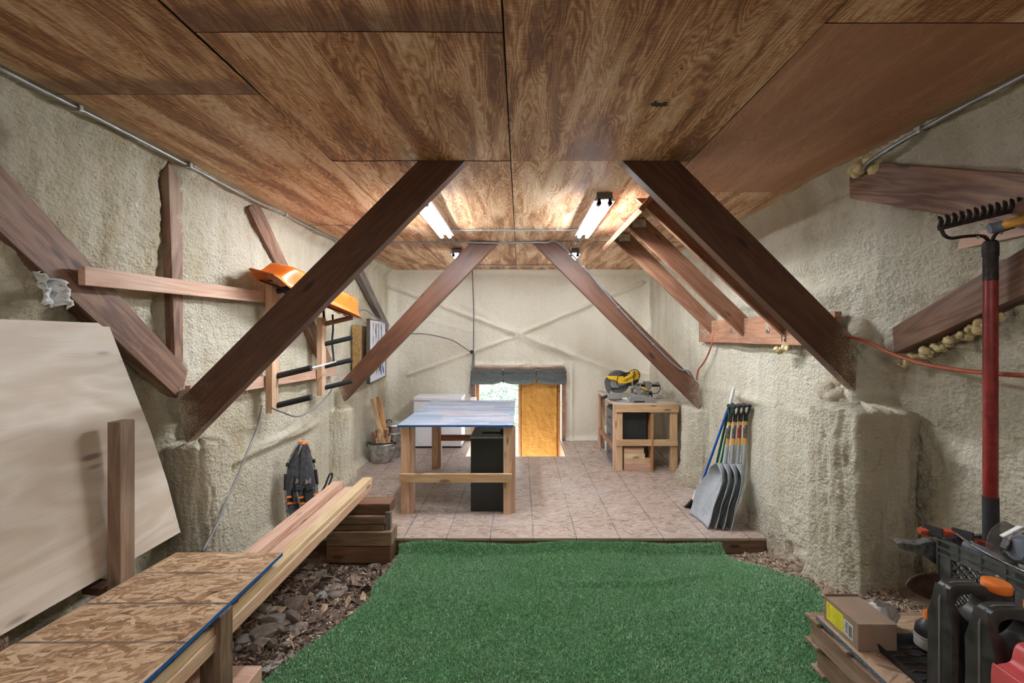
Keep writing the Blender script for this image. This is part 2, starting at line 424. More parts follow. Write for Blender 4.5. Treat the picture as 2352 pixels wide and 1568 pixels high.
def rough(a, b, k=1.0, sd=0):
    return (.045*nz(a*.9, b*.6, 1+sd)+.030*nz(a*3.2, b*.8, 2+sd)+.016*nz(a*5, b*4, 3+sd)+.010*nz(a*14, b*8, 4+sd)*k
            +.020*max(-.2, nz(a*24, b*20, 5+sd))*k+.016*abs(nz(a*9, b*9, 6+sd))*k)

def ctr_axis(lo, hi, st): n = int((hi-lo)/st)+1; return n
def left_x(y, z):
    near = sst(2.95, 2.75, y)
    x = 2.41+near*.10*sst(2.7, 1.7, z)-.03*(1-near)*sst(2.9, 3.1, z)
    k = .35+.9*sst(4.2, 2.6, y)
    d = rough(y, z, k)
    d += .05*math.exp(-((z-(.86+.05*nz(y*2, 3)))/.045)**2)*sst(3.0, 3.3, y)*sst(5.2, 4.6, y)      # foam ledge low on the wall
    d += .05*math.exp(-((z-1.0)/.1)**2)*sst(5.4, 5.9, y)*.5
    d -= .05*math.exp(-((y-2.83)/.035)**2)*sst(1.7, 2.1, z)                                          # gap beside the stud
    d += .07*sst(2.98, 3.10, z)                                                                     # fillet at ceiling
    d += .09*sst(.10, -.02, z)*sst(3.6, 4.2, y)                                                     # fillet at deck
    return -(x-d)
def right_x(y, z):
    near = sst(2.93, 2.80, y)
    x = 2.33+near*(.02+.21*sst(2.5, 1.2, z))
    k = .45+1.1*sst(3.6, 2.6, y)
    d = rough(y, z, k, 9)
    for zz, hh in ((2.72, .035), (2.46, .04), (2.22, .05)):                                          # foam-covered girts
        d += hh*math.exp(-((z-zz)/.06)**4)*sst(2.9, 3.0, y)*sst(5.2, 4.2, y)
    d += .06*sst(2.96, 3.10, z)
    d += .05*math.exp(-((z-1.25)/.05)**2)*sst(3.0, 3.3, y)*sst(5.5, 4.6, y)*(.5+nz(y*2, 7))
    b = sst(.55, .0, z)*sst(4.2, 3.4, y)
    d += b*(.07+.07*nz(y*6, z*6, 8)+.05*nz(y*15, z*15, 8))*sst(2.2, 2.6, y)
    d += .08*sst(.10, -.02, z)*sst(3.9, 4.3, y)
    return x-d
def wall_mesh(fn, y0, y1, z0, z1, sy, sz):
    ny, nz_ = int((y1-y0)/sy), int((z1-z0)/sz); mb = MB()
    return mb.grid(ny, nz_, lambda u, v: (fn(y0+u*(y1-y0), z0+v*(z1-z0)), y0+u*(y1-y0), z0+v*(z1-z0)))
mb = wall_mesh(left_x, .9, 7.7, -.4, 3.13, .018, .018); struct('wall_left', mb, foamL, smooth='all')
mb = wall_mesh(right_x, .9, 7.7, -.4, 3.13, .018, .018); struct('wall_right', mb, foamR, smooth='all')
mb = MB(); mb.bb((-2.75, -1.8, -.4), (-2.6, .93, 3.13)); mb.bb((2.6, -1.8, -.4), (2.75, .93, 3.13)); mb.bb((-2.75, -1.95, -.4), (2.75, -1.8, 3.13))
mb.bb((-2.75, .86, -.4), (-2.3, .91, 3.13)); mb.bb((2.25, .86, -.4), (2.75, .91, 3.13))
struct('wall_rear', mb, foamL)

ridges = []
for a, b, h, w in (((900, 660), (1185, 765), .08, .025), ((1197, 765), (1475, 650), .08, .026), ((940, 860), (1185, 772), .06, .026), ((1195, 768), (1405, 850), .08, .026),
                   ((1480, 760), (1545, 680), .03, .03), ((1070, 700), (1185, 765), .03, .06), ((1200, 775), (1315, 815), .04, .07), ((1380, 852), (1480, 858), .03, .04), ((940, 725), (1080, 760), .012, .03)):
    p, q = P(*a, YB), P(*b, YB); ridges.append(((p.x, p.z), (q.x, q.z), h, w))
OX0, OX1, OZ = -.86, .78, 1.27
def back_y(x, z):
    d = .5*rough(x*1.1, z, .5, 20)+.018*nz(x*2.6, z*1.4, 31)
    for a, b, h, w in ridges:
        r, t = seg_d((x+.012*nz(x*8, z*8, 2), z+.014*nz(x*6, z*6)), a, b); d += h*math.exp(-(r/w)**2)
    r = math.hypot(x+.04, (z-2.3)*.9); d += .022*sst(.42, .3, r+.05*nz(x*4, z*4))
    d += .05*math.exp(-((z-1.36)/.04)**2)*(.6+nz(x*7, z*7, 4))*sst(.95, .8, abs(x+.04))
    d += .04*math.exp(-((x-.93)/.035)**2)*sst(1.45, 1.3, z)
    d += .05*sst(3.0, 3.1, z)+.08*sst(2.15, 2.4, abs(x))**2
    d += .07*sst(.08, -.02, z)
    return YB-d
xs = sorted(set([round(-2.55+i*.022, 4) for i in range(233)]+[OX0, OX1])); zs = sorted(set([round(-.8+i*.022, 4) for i in range(180)]+[OZ]))
mb = MB(); nzz = len(zs)
for x in xs:
    for z in zs: mb.v.append(V((x, back_y(x, z), z)))
for i in range(len(xs)-1):
    for j in range(nzz-1):
        if OX0-1e-6 <= xs[i] and xs[i+1] <= OX1+1e-6 and zs[j+1] <= OZ+1e-6: continue
        mb.f.append([i*nzz+j, (i+1)*nzz+j, (i+1)*nzz+j+1, i*nzz+j+1]); mb.mi.append(0)
struct('wall_back', mb, foamB, smooth='all')

# plywood ceiling, sheet by sheet in one mesh
mb = MB(); pcol = []; pedge = []
XS = [(-2.75, -1.282), (-1.282, -.065), (-.065, 1.16), (1.16, 2.75)]
YS = [[-1.9, -.4, 2.06, 4.5, 6.94, 7.75], [-1.9, .42, 1.64, 2.85, 5.29, 7.75], [-1.9, .42, 2.85, 4.07, 5.29, 7.75], [-1.9, 1.59, 3.47, 5.29, 7.75]]
TONE = [[.5, .62, .62, .55, .5], [.45, .28, .5, .62, .45], [.5, .48, .72, .72, .5], [.6, .3, .7, .6]]
RED = [[0]*5, [0]*5, [0, .55, 0, 0, 0], [0, 1, 0, 0]]
def edge_add(q, x0, y0, x1, y1, t, r, dk):
    mb.grid(2, 2, q)
for ci, (x0, x1) in enumerate(XS):
    for ri in range(len(YS[ci])-1):
        y0, y1 = YS[ci][ri], YS[ci][ri+1]; g = .0034; zz = ZC+random.uniform(-.002, .002); a = len(mb.v)
        dk = {(1, 2): 0, (1, 1): 1, (0, 1): 1, (1, 4): 1, (2, 4): 1}.get((ci, ri), 0)
        ny = 12
        for i in range(ny+1):
            t = i/ny; yy = y0+g+(y1-y0-2*g)*t
            sag = .006*math.sin(t*math.pi*2+ci)
            for xx in (x0+g, (x0+x1)/2, x1-g):
                mb.v.append(V((xx, yy, zz+sag*(1 if xx == (x0+x1)/2 else .3)))); pcol.append((random.Random(ci*9+ri).random(), TONE[ci][ri], RED[ci][ri])); pedge.append((y1-yy) if dk else 9)
        for i in range(ny):
            for k in (0, 1): mb.f.append([a+i*3+k, a+i*3+k+1, a+i*3+k+4, a+i*3+k+3]); mb.mi.append(0)
mb.cur = 1; n0 = len(mb.v); mb.bb((-2.8, -2, ZC+.012), (2.8, 7.8, ZC+.05)); pcol += [(0, 0, 0)]*8; pedge += [9]*8  # dark slab added above the sheets to keep light from leaking in
ce = struct('ceiling', mb, [ceilM, blk])
at = ce.data.attributes.new('panel', 'FLOAT_COLOR', 'POINT'); at.data.foreach_set('color', [x for q in pcol for x in (*q, 1)])
at = ce.data.attributes.new('edge', 'FLOAT', 'POINT'); at.data.foreach_set('value', pedge)

# deck with the notch in front of the doorway
NX0, NX1, NY = -.86, .72, 6.55
mb = MB(); t = -.022
mb.bb((-2.5, 3.91, t), (2.5, NY, 0)); mb.bb((-2.5, NY, t), (NX0, 7.66, 0)); mb.bb((NX1, NY, t), (2.5, 7.66, 0))
mb.flakes(15000, lambda x, y: -2.5 < x < 2.45 and 3.912 < y < 7.6 and not (NX0-.01 < x < NX1+.01 and y > NY-.01), (-2.45, 2.42, 3.92, 7.6), .10, .021, 0, 3, .1)
struct('floor', mb, deckM)
struct('trim_10', MB().bb((-2.6, 3.955, -.6), (2.6, 4.0, -.0225)), timD)  # board added behind the fascia to stop light leaking under the deck
board('trim_1', (-1.55, 3.934, -.085), (2.3, 3.934, -.085), .12, .04, (0, -1, 0), timM)['kind'] = 'structure'
mb = MB().bb((NX1, NY, -.8), (NX1+.03, 7.66, -.001)).bb((NX0-.03, NY, -.8), (NX0, 7.66, -.001)).bb((NX0, NY-.03, -.8), (NX1, NY, -.023))
struct('trim_2', mb, firM)
# dirt
mb = MB().grid(150, 150, lambda u, v: (-2.62+5.24*u, 1.0+2.97*v, gz(-2.62+5.24*u, 1.0+2.97*v)))
mb.grid(12, 12, lambda u, v: (-2.62+5.24*u, -1.85+2.86*v, gz(-2.62+5.24*u, 1.0)-.002))
s = NT('dark dirt with bark mulch'); p = s.pos()
n1 = s.noise(p, 16, 5, .65); v1 = s.vor(s.map(p, sc=(1, 1.6, 1)), 55, 'Color'); n2 = s.noise(p, 2.5, 3)
c = s.mix(s.rng(s.math('ADD', s.math('MULTIPLY', s.sep(v1)[0], .5), s.math('MULTIPLY', n1, .6)), .3, .9), (.075, .048, .034), (.26, .18, .135))
c = s.mix(s.rng(s.sep(p)[0], 1.2, 2.0, 0, .6), c, (.36, .25, .17))
dirtM = s.out(c, .9, s.math('ADD', n1, s.sep(v1)[1]), .9, .02)
struct('ground', mb, dirtM, smooth='all')

# foam-coated concrete piers under the struts
def pier(x0, x1, y0, y1, zt, zb, sd, m):
    cx, cy, rx, ry = (x0+x1)/2, (y0+y1)/2, (x1-x0)/2, (y1-y0)/2
    def fn(u, v):
        a = 2*math.pi*u; z = zb+(zt-zb)*min(1, v/.88); k = 1.0
        if v > .88: k = math.cos((v-.88)/.12*math.pi/2)**.55; z = zt+.03*math.sin((v-.88)/.12*math.pi/2)
        ca, sa = math.cos(a), math.sin(a); e = (abs(ca)**3.2+abs(sa)**3.2)**(-1/3.2)
        fl = 1+.30*sst(.35, 0, v)**2
        nn = 1+.10*nz(ca*1.5+sd, sa*1.5, z*1.1)+.09*nz(ca*4+sd, sa*4, z*1.5)+.05*nz(ca*9+sd, sa*9, z*9)+.03*nz(ca*20, sa*20, z*22+sd)
        r = e*k*fl*nn
        return (cx+rx*r*ca, cy+ry*r*sa, z+.03*nz(ca*4, sa*4, sd+z*5)*(1 if v > .1 else 0))
    struct('trim_3' if sd == 1 else 'trim_%d' % (sd+2), MB().grid(150, 110, fn), m, smooth='all')
pier(-2.52, -2.16, 2.86, 3.2, 1.12, -.2, 1, foamP)
pier(2.08, 2.60, 2.62, 3.12, 1.40, -.1, 2, foamP)
pier(-2.55, -2.21, 5.25, 5.62, .93, -.02, 3, foamL)
pier(2.12, 2.6, 5.2, 5.62, .95, -.02, 4, foamR)
# foam knuckles where struts meet the wall, gathered on the wall around each foot
mb = MB()
rr = random.Random(3)
def lump(mb, c, r, sd, sq=(1, 1, 1)):
    c = V(c); o = len(mb.v)
    def fn(u, v):
        th = math.pi*v; a = 2*math.pi*u; d = V((math.sin(th)*math.cos(a), math.sin(th)*math.sin(a), math.cos(th)))
        k = r*(1+.25*noise.noise(d*1.6+V((sd, 0, 0)))+.12*noise.noise(d*5+V((sd, 0, 0))))
        return c+V((d.x*sq[0], d.y*sq[1], d.z*sq[2]))*k
    mb.grid(18, 12, fn)
for i in range(12):
    lump(mb, (2.40+rr.uniform(-.05, .05), 2.98+rr.uniform(-.05, .12), 1.42+i*.06), rr.uniform(.07, .11), i, (1, 1, 1.4))
for i in range(5):
    lump(mb, (2.30+rr.uniform(-.08, .02), 3.0+rr.uniform(-.03, .1), 1.40+rr.uniform(0, .12)), rr.uniform(.05, .075), i+20)
for i in range(8):
    lump(mb, (-2.45+rr.uniform(-.03, .06), 2.98+rr.uniform(-.02, .1), 1.12+i*.05), rr.uniform(.07, .11), i+40, (1, 1, 1.3))
tag(obj('trim_7', mb, foamP, smooth='all'), kind='structure')

# doorway: jambs, header, roller-curtain, sliding door, outside
trim = MB().bb((OX0-.02, 7.5, -.8), (OX0+.05, 7.72, OZ)).bb((OX1-.02, 7.5, -.8), (OX1+.03, 7.72, OZ)).bb((OX0-.02, 7.5, OZ-.02), (OX1+.03, 7.72, OZ+.05))
struct('trim_8', trim, raftM, bevel=.004)
struct('trim_9', MB().bb((OX0+.05, 7.66, -.8), (OX0+.105, 7.72, OZ)), trimO, bevel=.003)
d = tag(bpy.data.objects.new('door_1', None), kind='structure'); COL.objects.link(d); WM[d] = Matrix.Translation(V((.35, 7.66, -.75))); d.location = (.35, 7.66, -.75)
dx0, dx1 = -.035, .735
def dfn(u, v):
    x = dx0+.04+(dx1-dx0-.08)*u; z = -.75+1.98*v
    e = min(u, 1-u, v, 1-v); return (x, 7.64-.045*sst(0, .05, e)-.018*nz(x*6, z*2.5, 3)-.012*nz(x*14, z*9, 5)-.015*sst(.08, .03, e)*nz(x*20, z*20), z)
obj('foam_infill', MB().grid(60, 110, dfn), foamDoor, d, smooth='all')
obj('door_panel', MB().bb((dx0, 7.66, -.75), (dx1, 7.68, 1.235)), fineply, d)
obj('stile', MB().bb((dx0, 7.60, -.75), (dx0+.045, 7.66, 1.235)), trimO, d, bevel=.003); obj('stile', MB().bb((dx1-.04, 7.60, -.75), (dx1, 7.66, 1.235)), trimO, d, bevel=.003)
mb = MB()
def cur(u, v):
    x = OX0-.02+(OX1-OX0+.06)*u; z = 1.30-.245*v
    tie = min(abs(u-.33), abs(u-.68)); sag = .03*sst(.0, .13, tie)
    if v > .45: z -= sag*(v-.45)/.55-.03*math.exp(-(tie/.03)**2)*(v-.45)
    return (x, 7.47-(.02+.035*math.sin(v*math.pi)**.5+.03*sst(.35, .55, v)*math.sin(min(1, (v-.35)/.6)*math.pi if v > .35 else 0))-.016*nz(x*7, z*26, 2)-.02*sst(.5, .8, v)*abs(nz(x*3, z*30, 5)), z)
mb.grid(90, 24, cur); cu = thing('rolled_canvas_curtain', 'dark grey canvas curtain rolled up and tied above the doorway', 'curtain', (0, 7.45, 1.2))
obj('canvas', mb, canvasG, cu, smooth='all', solid=.006)
for k, u in enumerate((.0, .33, .68, .98)):
    x = OX0-.02+(OX1-OX0+.06)*u+.01
    obj('grommet', MB().lathe([(.0, -.004), (.013, -.004), (.015, 0), (.013, .004), (0, .004)], (x, 7.425, 1.285), 14, axis='y'), steel, cu)
for u in (.33, .68):
    x = OX0-.02+(OX1-OX0+.06)*u+.01
    obj('tie', MB().tube(smooth_path([(x, 7.425, 1.285), (x, 7.40, 1.2), (x+.005, 7.40, 1.09), (x, 7.46, 1.05)]), .009, 6), blkpl, cu)
# outside
struct('ground_outside', MB().grid(30, 30, lambda u, v: (-14+28*u, 7.75+30*v, -.75+.5*v*v*2+.05*nz(u*30, v*30))), plain('pale dry grass', (.34, .36, .22), .9, 0, .4, .5, 3), smooth='all')
barkM = plain('pale bark', (.36, .33, .36), .9, 0, .35, .6, 12)
leafM = plain('blue-green needles', (.17, .25, .19), .7, 0, .5, .1, 3)
def conifer(x, y, h, r, label, seed, trunk_r=.12):
    rr = random.Random(seed); t = thing('conifer_tree', label, 'tree', (x, y, -.6))
    obj('trunk', MB().tube([(x, y, -.7), (x+.05, y, h*.5), (x+.02, y, h)], [trunk_r, trunk_r*.7, .02], 10), barkM, t, smooth=True)
    vs = []; fs = []
    for k in range(150):
        z = -.5+rr.random()*(h); a = rr.uniform(0, 6.28); L = r*(1-.75*(z+.5)/(h+.5))*rr.uniform(.6, 1.1)
        for q in range(70):
            tt = rr.uniform(.15, 1); bx = V((x+math.cos(a)*L*tt, y+math.sin(a)*L*tt, z-.35*L*tt*tt+rr.uniform(-.05, .03)))
            bx += V((rr.gauss(0, .07), rr.gauss(0, .07), rr.gauss(0, .03)))
            dr = V((math.cos(a)+rr.gauss(0, .8), math.sin(a)+rr.gauss(0, .8), rr.gauss(-.3, .4))).normalized()
            w = dr.cross(V((rr.gauss(0, 1), rr.gauss(0, 1), rr.gauss(0, 1)))).normalized()*.013; o = len(vs)
            vs += [bx-w, bx+w, bx+dr*.11]; fs.append((o, o+1, o+2))
    m = MB(); m.v = vs; m.f = fs; m.mi = [0]*len(fs)
    me = bpy.data.meshes.new('foliage'); me.from_pydata([tuple(v) for v in vs], [], fs); link('foliage', me, leafM, t)
conifer(-.53, 10.6, 6.5, 1.7, 'conifer with a pale straight trunk outside the open doorway', 1)
conifer(-1.3, 13.5, 8, 2.6, 'bushy blue-green conifer farther off to the left outside the doorway', 2)
conifer(.45, 14.5, 8, 2.4, 'conifer half hidden by the sliding door outside', 3)

# ------------------------------------------------------------------ frame lumber
D = .085
def strut(px, Y, label, d=D):
    pts = [P(a, b, Y) for a, b in px]; return tag(plate('diagonal_strut', pts, (0, d, 0), (pts[3]+pts[2])/2-(pts[0]+pts[1])/2, strutM), label, 'beam', 'diagonal struts from ceiling to piers')
strut([(965, 364), (1073, 364), (428, 1018), (405, 925)], 2.85, 'broad dark brown strut in front of the orange sled, nearest on the left side')
strut([(1420, 360), (1550, 360), (1968, 780), (1966, 897)], 2.85, 'broad dark brown strut beside the three rafters, nearest on the right side')
strut([(1083, 553), (1148, 553), (790, 922), (775, 885)], 5.3, 'far reddish strut crossing in front of the abstract painting')
strut([(1220, 553), (1277, 553), (1606, 882), (1606, 940)], 5.3, 'far reddish strut with a grey cable stapled along it, over the saw bench')
for px, Y, lb in (([(1393, 534), (1446, 534), (1650, 739), (1660, 789)], 4.85, 'hangered rafter farthest from the big dark strut'), ([(1422, 500), (1480, 498), (1719, 729), (1726, 789)], 4.15, 'middle rafter of the three hung beside the big dark strut'), ([(1461, 455), (1510, 453), (1812, 749), (1822, 790)], 3.5, 'rafter half hidden right behind the big dark strut')):
    pts = [P(a, b, Y) for a, b in px]; r = tag(plate('rafter', pts, (0, .04, 0), pts[3]-pts[0], raftM), lb, 'rafter', 'three sloping rafters at the right')
    a, b = pts[0], pts[3]; c = (pts[2]+pts[3])/2
    def hang(c, ang, nm='joist_hanger'):
        R = Matrix.Rotation(ang, 3, 'Y'); m = MB()
        m.box(c+V((0, -.004, 0)), (.075, .006, .135), R); m.box(c+V((0, .044, 0)), (.075, .006, .135), R)
        for sx in (-1, 1):
            for k in range(4): m.box(c+R @ V((sx*.04, -.004, -.05+k*.034)), (.014, .006, .018), R)
        m.box(c+R @ V((.04, .02, 0)), (.006, .11, .13), R)
        o = obj(nm, m, galv, r); o['label'] = 'galvanised metal hanger'
    hang(c+V((-.02, 0, .01)), 0); 
    if Y > 3.6: hang((pts[0]*.45+pts[1]*.55)+V((.06, 0, -.06)), math.pi/2)
tag(board('header_beam', (1.045, 3.4, 2.995), (1.045, 4.97, 2.995), .20, .042, (.76, 0, -.65), raftM), 'short header under the ceiling carrying the three rafters', 'beam')
lg = tag(board('ledger_board', (2.25, 2.95, 1.945), (2.25, 5.2, 1.945), .25, .05, (-1, 0, 0), raftM), 'brown ledger on the right wall under the three rafters', 'board')
for y in (3.75, 4.4, 5.0, 5.12): obj('bolt', MB().lathe([(0, -.016), (.012, -.014), (.016, -.004), (.03, -.003), (.03, 0)], (2.222, y, 1.93+.02*math.sin(y*9)), 12, axis='x'), steel, lg)
# left wall
XL = -2.37
def wallboard(px, X, d, lab, m, ext=None, name='wall_brace', g=None):
    pts = [W(a, b, X) for a, b in px]
    return tag(plate(name, pts, (d, 0, 0), pts[2]-pts[1], m), lab, 'beam', g)
a, b, c_, d_ = W(2, 378, XL), W(432, 850, XL), W(415, 918, XL), W(2, 545, XL)
ex = (a-b)*.5
tag(plate('wall_brace', [a+ex, b, c_, d_+ex], (-.09, 0, 0), b-a, braceM), 'wide knotty brace sloping down behind the birch plywood sheet', 'beam')
wallboard([(386, 362), (420, 362), (421, 830), (402, 830)], -2.375, -.06, 'upright brown stud beside the near left strut', braceM, name='wall_stud')
e0, e1 = V((-2.385, 3.66, 3.06)), V((-2.385, 5.18, 1.50))
tag(board('wall_brace', e0, e1, .17, .08, (1, 0, 0), braceM), 'narrow brown brace running behind the orange sled', 'beam')
tag(board('wall_brace', (-2.36, 6.05, 2.86), (-2.36, 7.35, 2.02), .15, .08, (1, 0, 0), greyW), 'short weathered grey brace above the abstract painting', 'beam')
XR = 2.30
a, b, c_, d_ = W(1951, 368, 2.29), W(2350, 400, 2.29), W(2350, 520, 2.29), W(1951, 455, 2.29)
ex = (b-a)*.8
tag(plate('wall_brace', [a, b+ex, c_+ex, d_], (.09, 0, 0), b-a, braceM), 'thick foam-dusted brace high on the right wall above the rake', 'beam')
a, b, c_, d_ = W(2050, 752, 2.31), W(2350, 570, 2.31), W(2350, 695, 2.31), W(2052, 812, 2.31)
ex = (b-a)*.8
tag(plate('wall_brace', [a, b+ex, c_+ex, d_], (.22, 0, 0), b-a, braceM), 'lower brace rising to the right behind the rake pole', 'beam')
mb = MB(); rr = random.Random(9)
for i in range(48):
    t = i/47; p = V((2.362+rr.uniform(-.02, .03), 2.60-.55*t, 1.73+.26*t+rr.uniform(-.02, .015))); lump(mb, p, rr.uniform(.010, .027), i)
tag(obj('foam_bead', mb, foamBead, smooth='all'), 'shiny yellow bead of squeezed-out foam under the lower right brace', 'foam')
mb = MB()
for i in range(9): lump(mb, (2.27+rr.uniform(-.02, .04), 2.86-i*.022, 3.02+rr.uniform(-.03, .03)), rr.uniform(.025, .05), i+30)
tag(obj('foam_bead', mb, foamBead, smooth='all'), 'shiny yellow foam blob at the ceiling where the armoured cable ends', 'foam')
mb = MB()
for i in range(9): lump(mb, (2.2+rr.uniform(-.03, .05), 3.52+rr.uniform(-.06, .06), 1.79+rr.uniform(-.03, .02)), rr.uniform(.018, .03), i+60)
tag(obj('foam_bead', mb, foamBead, smooth='all'), 'small drip of yellow foam under the ledger at the near rafter end', 'foam')
mb = MB().grid(26, 20, lambda u, v: (-2.33+.03*nz(u*5, v*5, 3)+.04*math.sin(u*9+v*3)*(.3+v), 2.02+.14*u+.03*nz(u*7, v*7), 2.05+.16*v*(1-.4*u)+.03*nz(u*6, v*9, 5)))
tag(obj('crumpled_plastic_scrap', mb, whiteP, smooth='all', solid=.003), 'crumpled white plastic scrap stuck in the foam under the knotty brace', 'scrap')
# ------------------------------------------------------------------ ceiling lights and wiring
def light(x, y0, label, back=None, grp='twin-tube ceiling lights'):
    L = 1.22; t = thing('fluorescent_light', label, 'ceiling light', (x, y0, ZC), group=grp)
    h = ZC-.004
    hw = [(x-.05, y0, h), (x+.05, y0, h), (x+.04, y0, h-.04), (x-.04, y0, h-.04)] if back is tubeFill else None
    obj('housing', MB().prism(hw or [(x-.05, y0, h), (x+.05, y0, h), (x+.086, y0, h-.060), (x+.084, y0, h-.073), (x+.03, y0, h-.06), (x-.03, y0, h-.06), (x-.084, y0, h-.073), (x-.086, y0, h-.060)], (0, L, 0)), white, t)
    for e in (0, 1):
        yy = y0+e*(L-.03)
        m = MB().bb((x-.066, yy-.003, h-.05), (x+.066, yy+.033, h)); 
        for sx in (-1, 1):
            m.bb((x+sx*.045-.014, yy+(.0 if e else .0), h-.105), (x+sx*.045+.014, yy+.03, h-.04))
            m.tube([(x+sx*.045, yy+(.045 if not e else -.015), h-.088), (x+sx*.045, yy+(.0 if not e else .03), h-.088)], .021, 12)
        obj('end_cap', m, plain('grey lamp holder', (.16, .155, .15), .5) if 'lh' not in G else G['lh'], t, bevel=.003)
    for sx in (-1, 1):
        obj('tube', MB().tube([(x+sx*.045, y0+.04, h-.088), (x+sx*.045, y0+L-.04, h-.088)], .019, 14), back or tubeM, t, smooth=True)
    return t
G = {'lh': plain('grey lamp holder', (.16, .155, .15), .5)}
light(-.83, 3.46, 'lit twin-tube light half hidden by the near left strut')
light(.70, 3.46, 'lit twin-tube light in full view right of the ceiling centre')
light(-.87, 5.70, 'lit twin-tube light behind the far left strut, only its end showing', tubeF)
light(.74, 5.70, 'lit twin-tube light behind the far right strut, only its end showing', tubeF)
light(-.8, -1.3, 'added unseen twin-tube fill light behind the viewer at left', tubeFill, 'added fill lights behind the viewer')  # this pair is added out of view to brighten the near end
light(.8, -1.3, 'added unseen twin-tube fill light behind the viewer at right', tubeFill, 'added fill lights behind the viewer')
def wire(name, pts, r, m, label, cat='cable', n=8, k=6, clips=()):
    pp = smooth_path(pts, k); o = tag(obj(name, MB().tube(pp, r, n), m, smooth='all'), label, cat)
    for c in clips: obj('clip', MB().box(c, (.035, .02, .018)), galv, o, bevel=.003)
    return o
def flex(pts, r):           # armoured cable: ribbed
    pp = smooth_path(pts, 60); rs = [r*(1 if i % 2 else .82) for i in range(len(pp))]; return pp, rs
zc = ZC-.02
pp, rs = flex([(-2.275, 1.0, zc), (-2.285, 1.85, zc), (-2.28, 2.3, zc), (-2.29, 2.9, zc), (-2.285, 3.5, zc-.012), (-2.29, 4.05, zc), (-2.28, 4.7, zc), (-2.27, 5.2, zc), (-2.30, 5.42, zc-.08), (-2.33, 5.5, 2.86)], .013)
o = tag(obj('armoured_cable', MB().tube(pp, rs, 8), metalC, smooth='all'), 'silver armoured cable clipped along the left edge of the ceiling', 'cable')
for y in (2.15, 2.87, 4.05, 4.6): obj('clip', MB().box((-2.285, y, zc), (.05, .022, .034)), galv, o, bevel=.004)
pp, rs = flex([(2.25, 1.0, zc), (2.25, 1.9, zc-.01), (2.25, 2.1, zc-.01), (2.245, 2.33, zc-.02), (2.22, 2.52, zc-.05), (2.22, 2.66, 3.0), (2.26, 2.74, 2.99)], .014)
o = tag(obj('armoured_cable', MB().tube(pp, rs, 8), metalC, smooth='all'), 'silver armoured cable along the right ceiling edge ending in foam', 'cable')
obj('clip', MB().box((2.245, 2.33, zc-.02), (.05, .022, .04)), galv, o, bevel=.004)
wire('cable', [(-.77, 4.62, 3.075), (-.6, 4.66, 3.075), (0, 4.66, 3.075), (.45, 4.66, 3.075), (.64, 4.6, 3.075)], .010, metalC, 'thin grey cable joining the two near ceiling lights', clips=[(-.45, 4.66, 3.078), (.42, 4.66, 3.078)])
s0 = [P(1280, 556, 5.285), P(1340, 612, 5.285), P(1420, 705, 5.285), P(1500, 790, 5.285), P(1558, 845, 5.285)]
wire('cable', [(-2.25, 5.3, 3.075), (-1.5, 5.3, 3.07), (-.9, 5.26, 3.075), (-.3, 5.25, 3.06), (.15, 5.25, 3.07), (.33, 5.27, 3.07)]+s0+[P(1582, 852, 5.27), P(1597, 880, 5.35)], .012, cable, 'grey cable crossing the ceiling and stapled down the far right strut', clips=[s0[1], s0[2], s0[3]])
wire('cable', [(-.8, 7.0, 3.075), (0, 7.0, 3.07), (.7, 7.0, 3.075)], .010, metalC, 'pale cable across the ceiling near the back wall')
wire('cable', [(.70, 4.70, 3.05), (.70, 5.0, 2.98), (.66, 5.4, 3.05), (.72, 5.9, 3.07)], .009, cable, 'short drooping cable between the right lights')
def BW(px, py, Y=7.5): return P(px, py, Y)
wire('cable', [BW(1085, 622), BW(1086, 660), BW(1088, 720, 7.47), BW(1087, 806), BW(1083, 850), BW(1079, 905)], .010, cable, 'upright grey conduit on the back wall running down to the white socket box')
wire('cable', [BW(1089, 812), BW(1088, 850), BW(1085, 915)], .012, cable, 'second conduit beside the doorway below the black junction box')
wire('cable', [BW(943, 766), BW(985, 768), BW(1035, 780), BW(1062, 795), BW(1080, 808)], .010, cable, 'grey cable sagging from the left to the black junction box')
tag(obj('junction_box', MB().box(BW(1084, 808, 7.46), (.06, .05, .06)), blkpl, bevel=.006), 'small black junction box on the back wall conduit', 'electrical box')
t = thing('socket_box', 'white socket box on the back wall left of the doorway', 'electrical box', BW(1087, 917, 7.45))
obj('body', MB().box(BW(1087, 917, 7.46), (.11, .06, .08)), white, t, bevel=.006); obj('cover_plate', MB().box(BW(1087, 917, 7.425), (.09, .01, .06)), whiteP, t, bevel=.003)
wire('cable', [P(1500, 783, 7.3), P(1512, 768, 7.2), P(1522, 754, 7.0), P(1560, 751, 6.6), P(1592, 753, 6.2), P(1606, 768, 5.9), P(1609, 800, 5.8), P(1604, 840, 5.7), P(1600, 868, 5.6)], .013, cable, 'stiff grey cable looping over to the right wall above the saw bench')
wire('extension_cord', [W(1648, 752, 2.24), W(1640, 770, 2.23), W(1630, 805, 2.22), W(1618, 830, 2.22), W(1604, 850, 2.21), W(1600, 872, 2.21)], .010, redC, 'orange-red cord dangling below the ledger beside the grey cable')
wire('extension_cord', [V((2.20, 3.0, 1.925)), W(1985, 782, 2.24), W(2045, 810, 2.26), W(2110, 832, 2.28), W(2170, 845, 2.29), W(2260, 856, 2.30), W(2350, 862, 2.31), W(2440, 866, 2.31)], .011, redC, 'orange-red cord running along the right wall behind the red pole')
wire('cable', [W(602, 930, -2.24), W(597, 955, -2.25), W(590, 985, -2.26), W(565, 1045, -2.24), W(545, 1095, -2.20), W(520, 1150, -2.15), W(495, 1210, -2.10), W(465, 1266, -2.055)], .008, cable, 'thin dark wire hanging from the wall rack down the left wall')
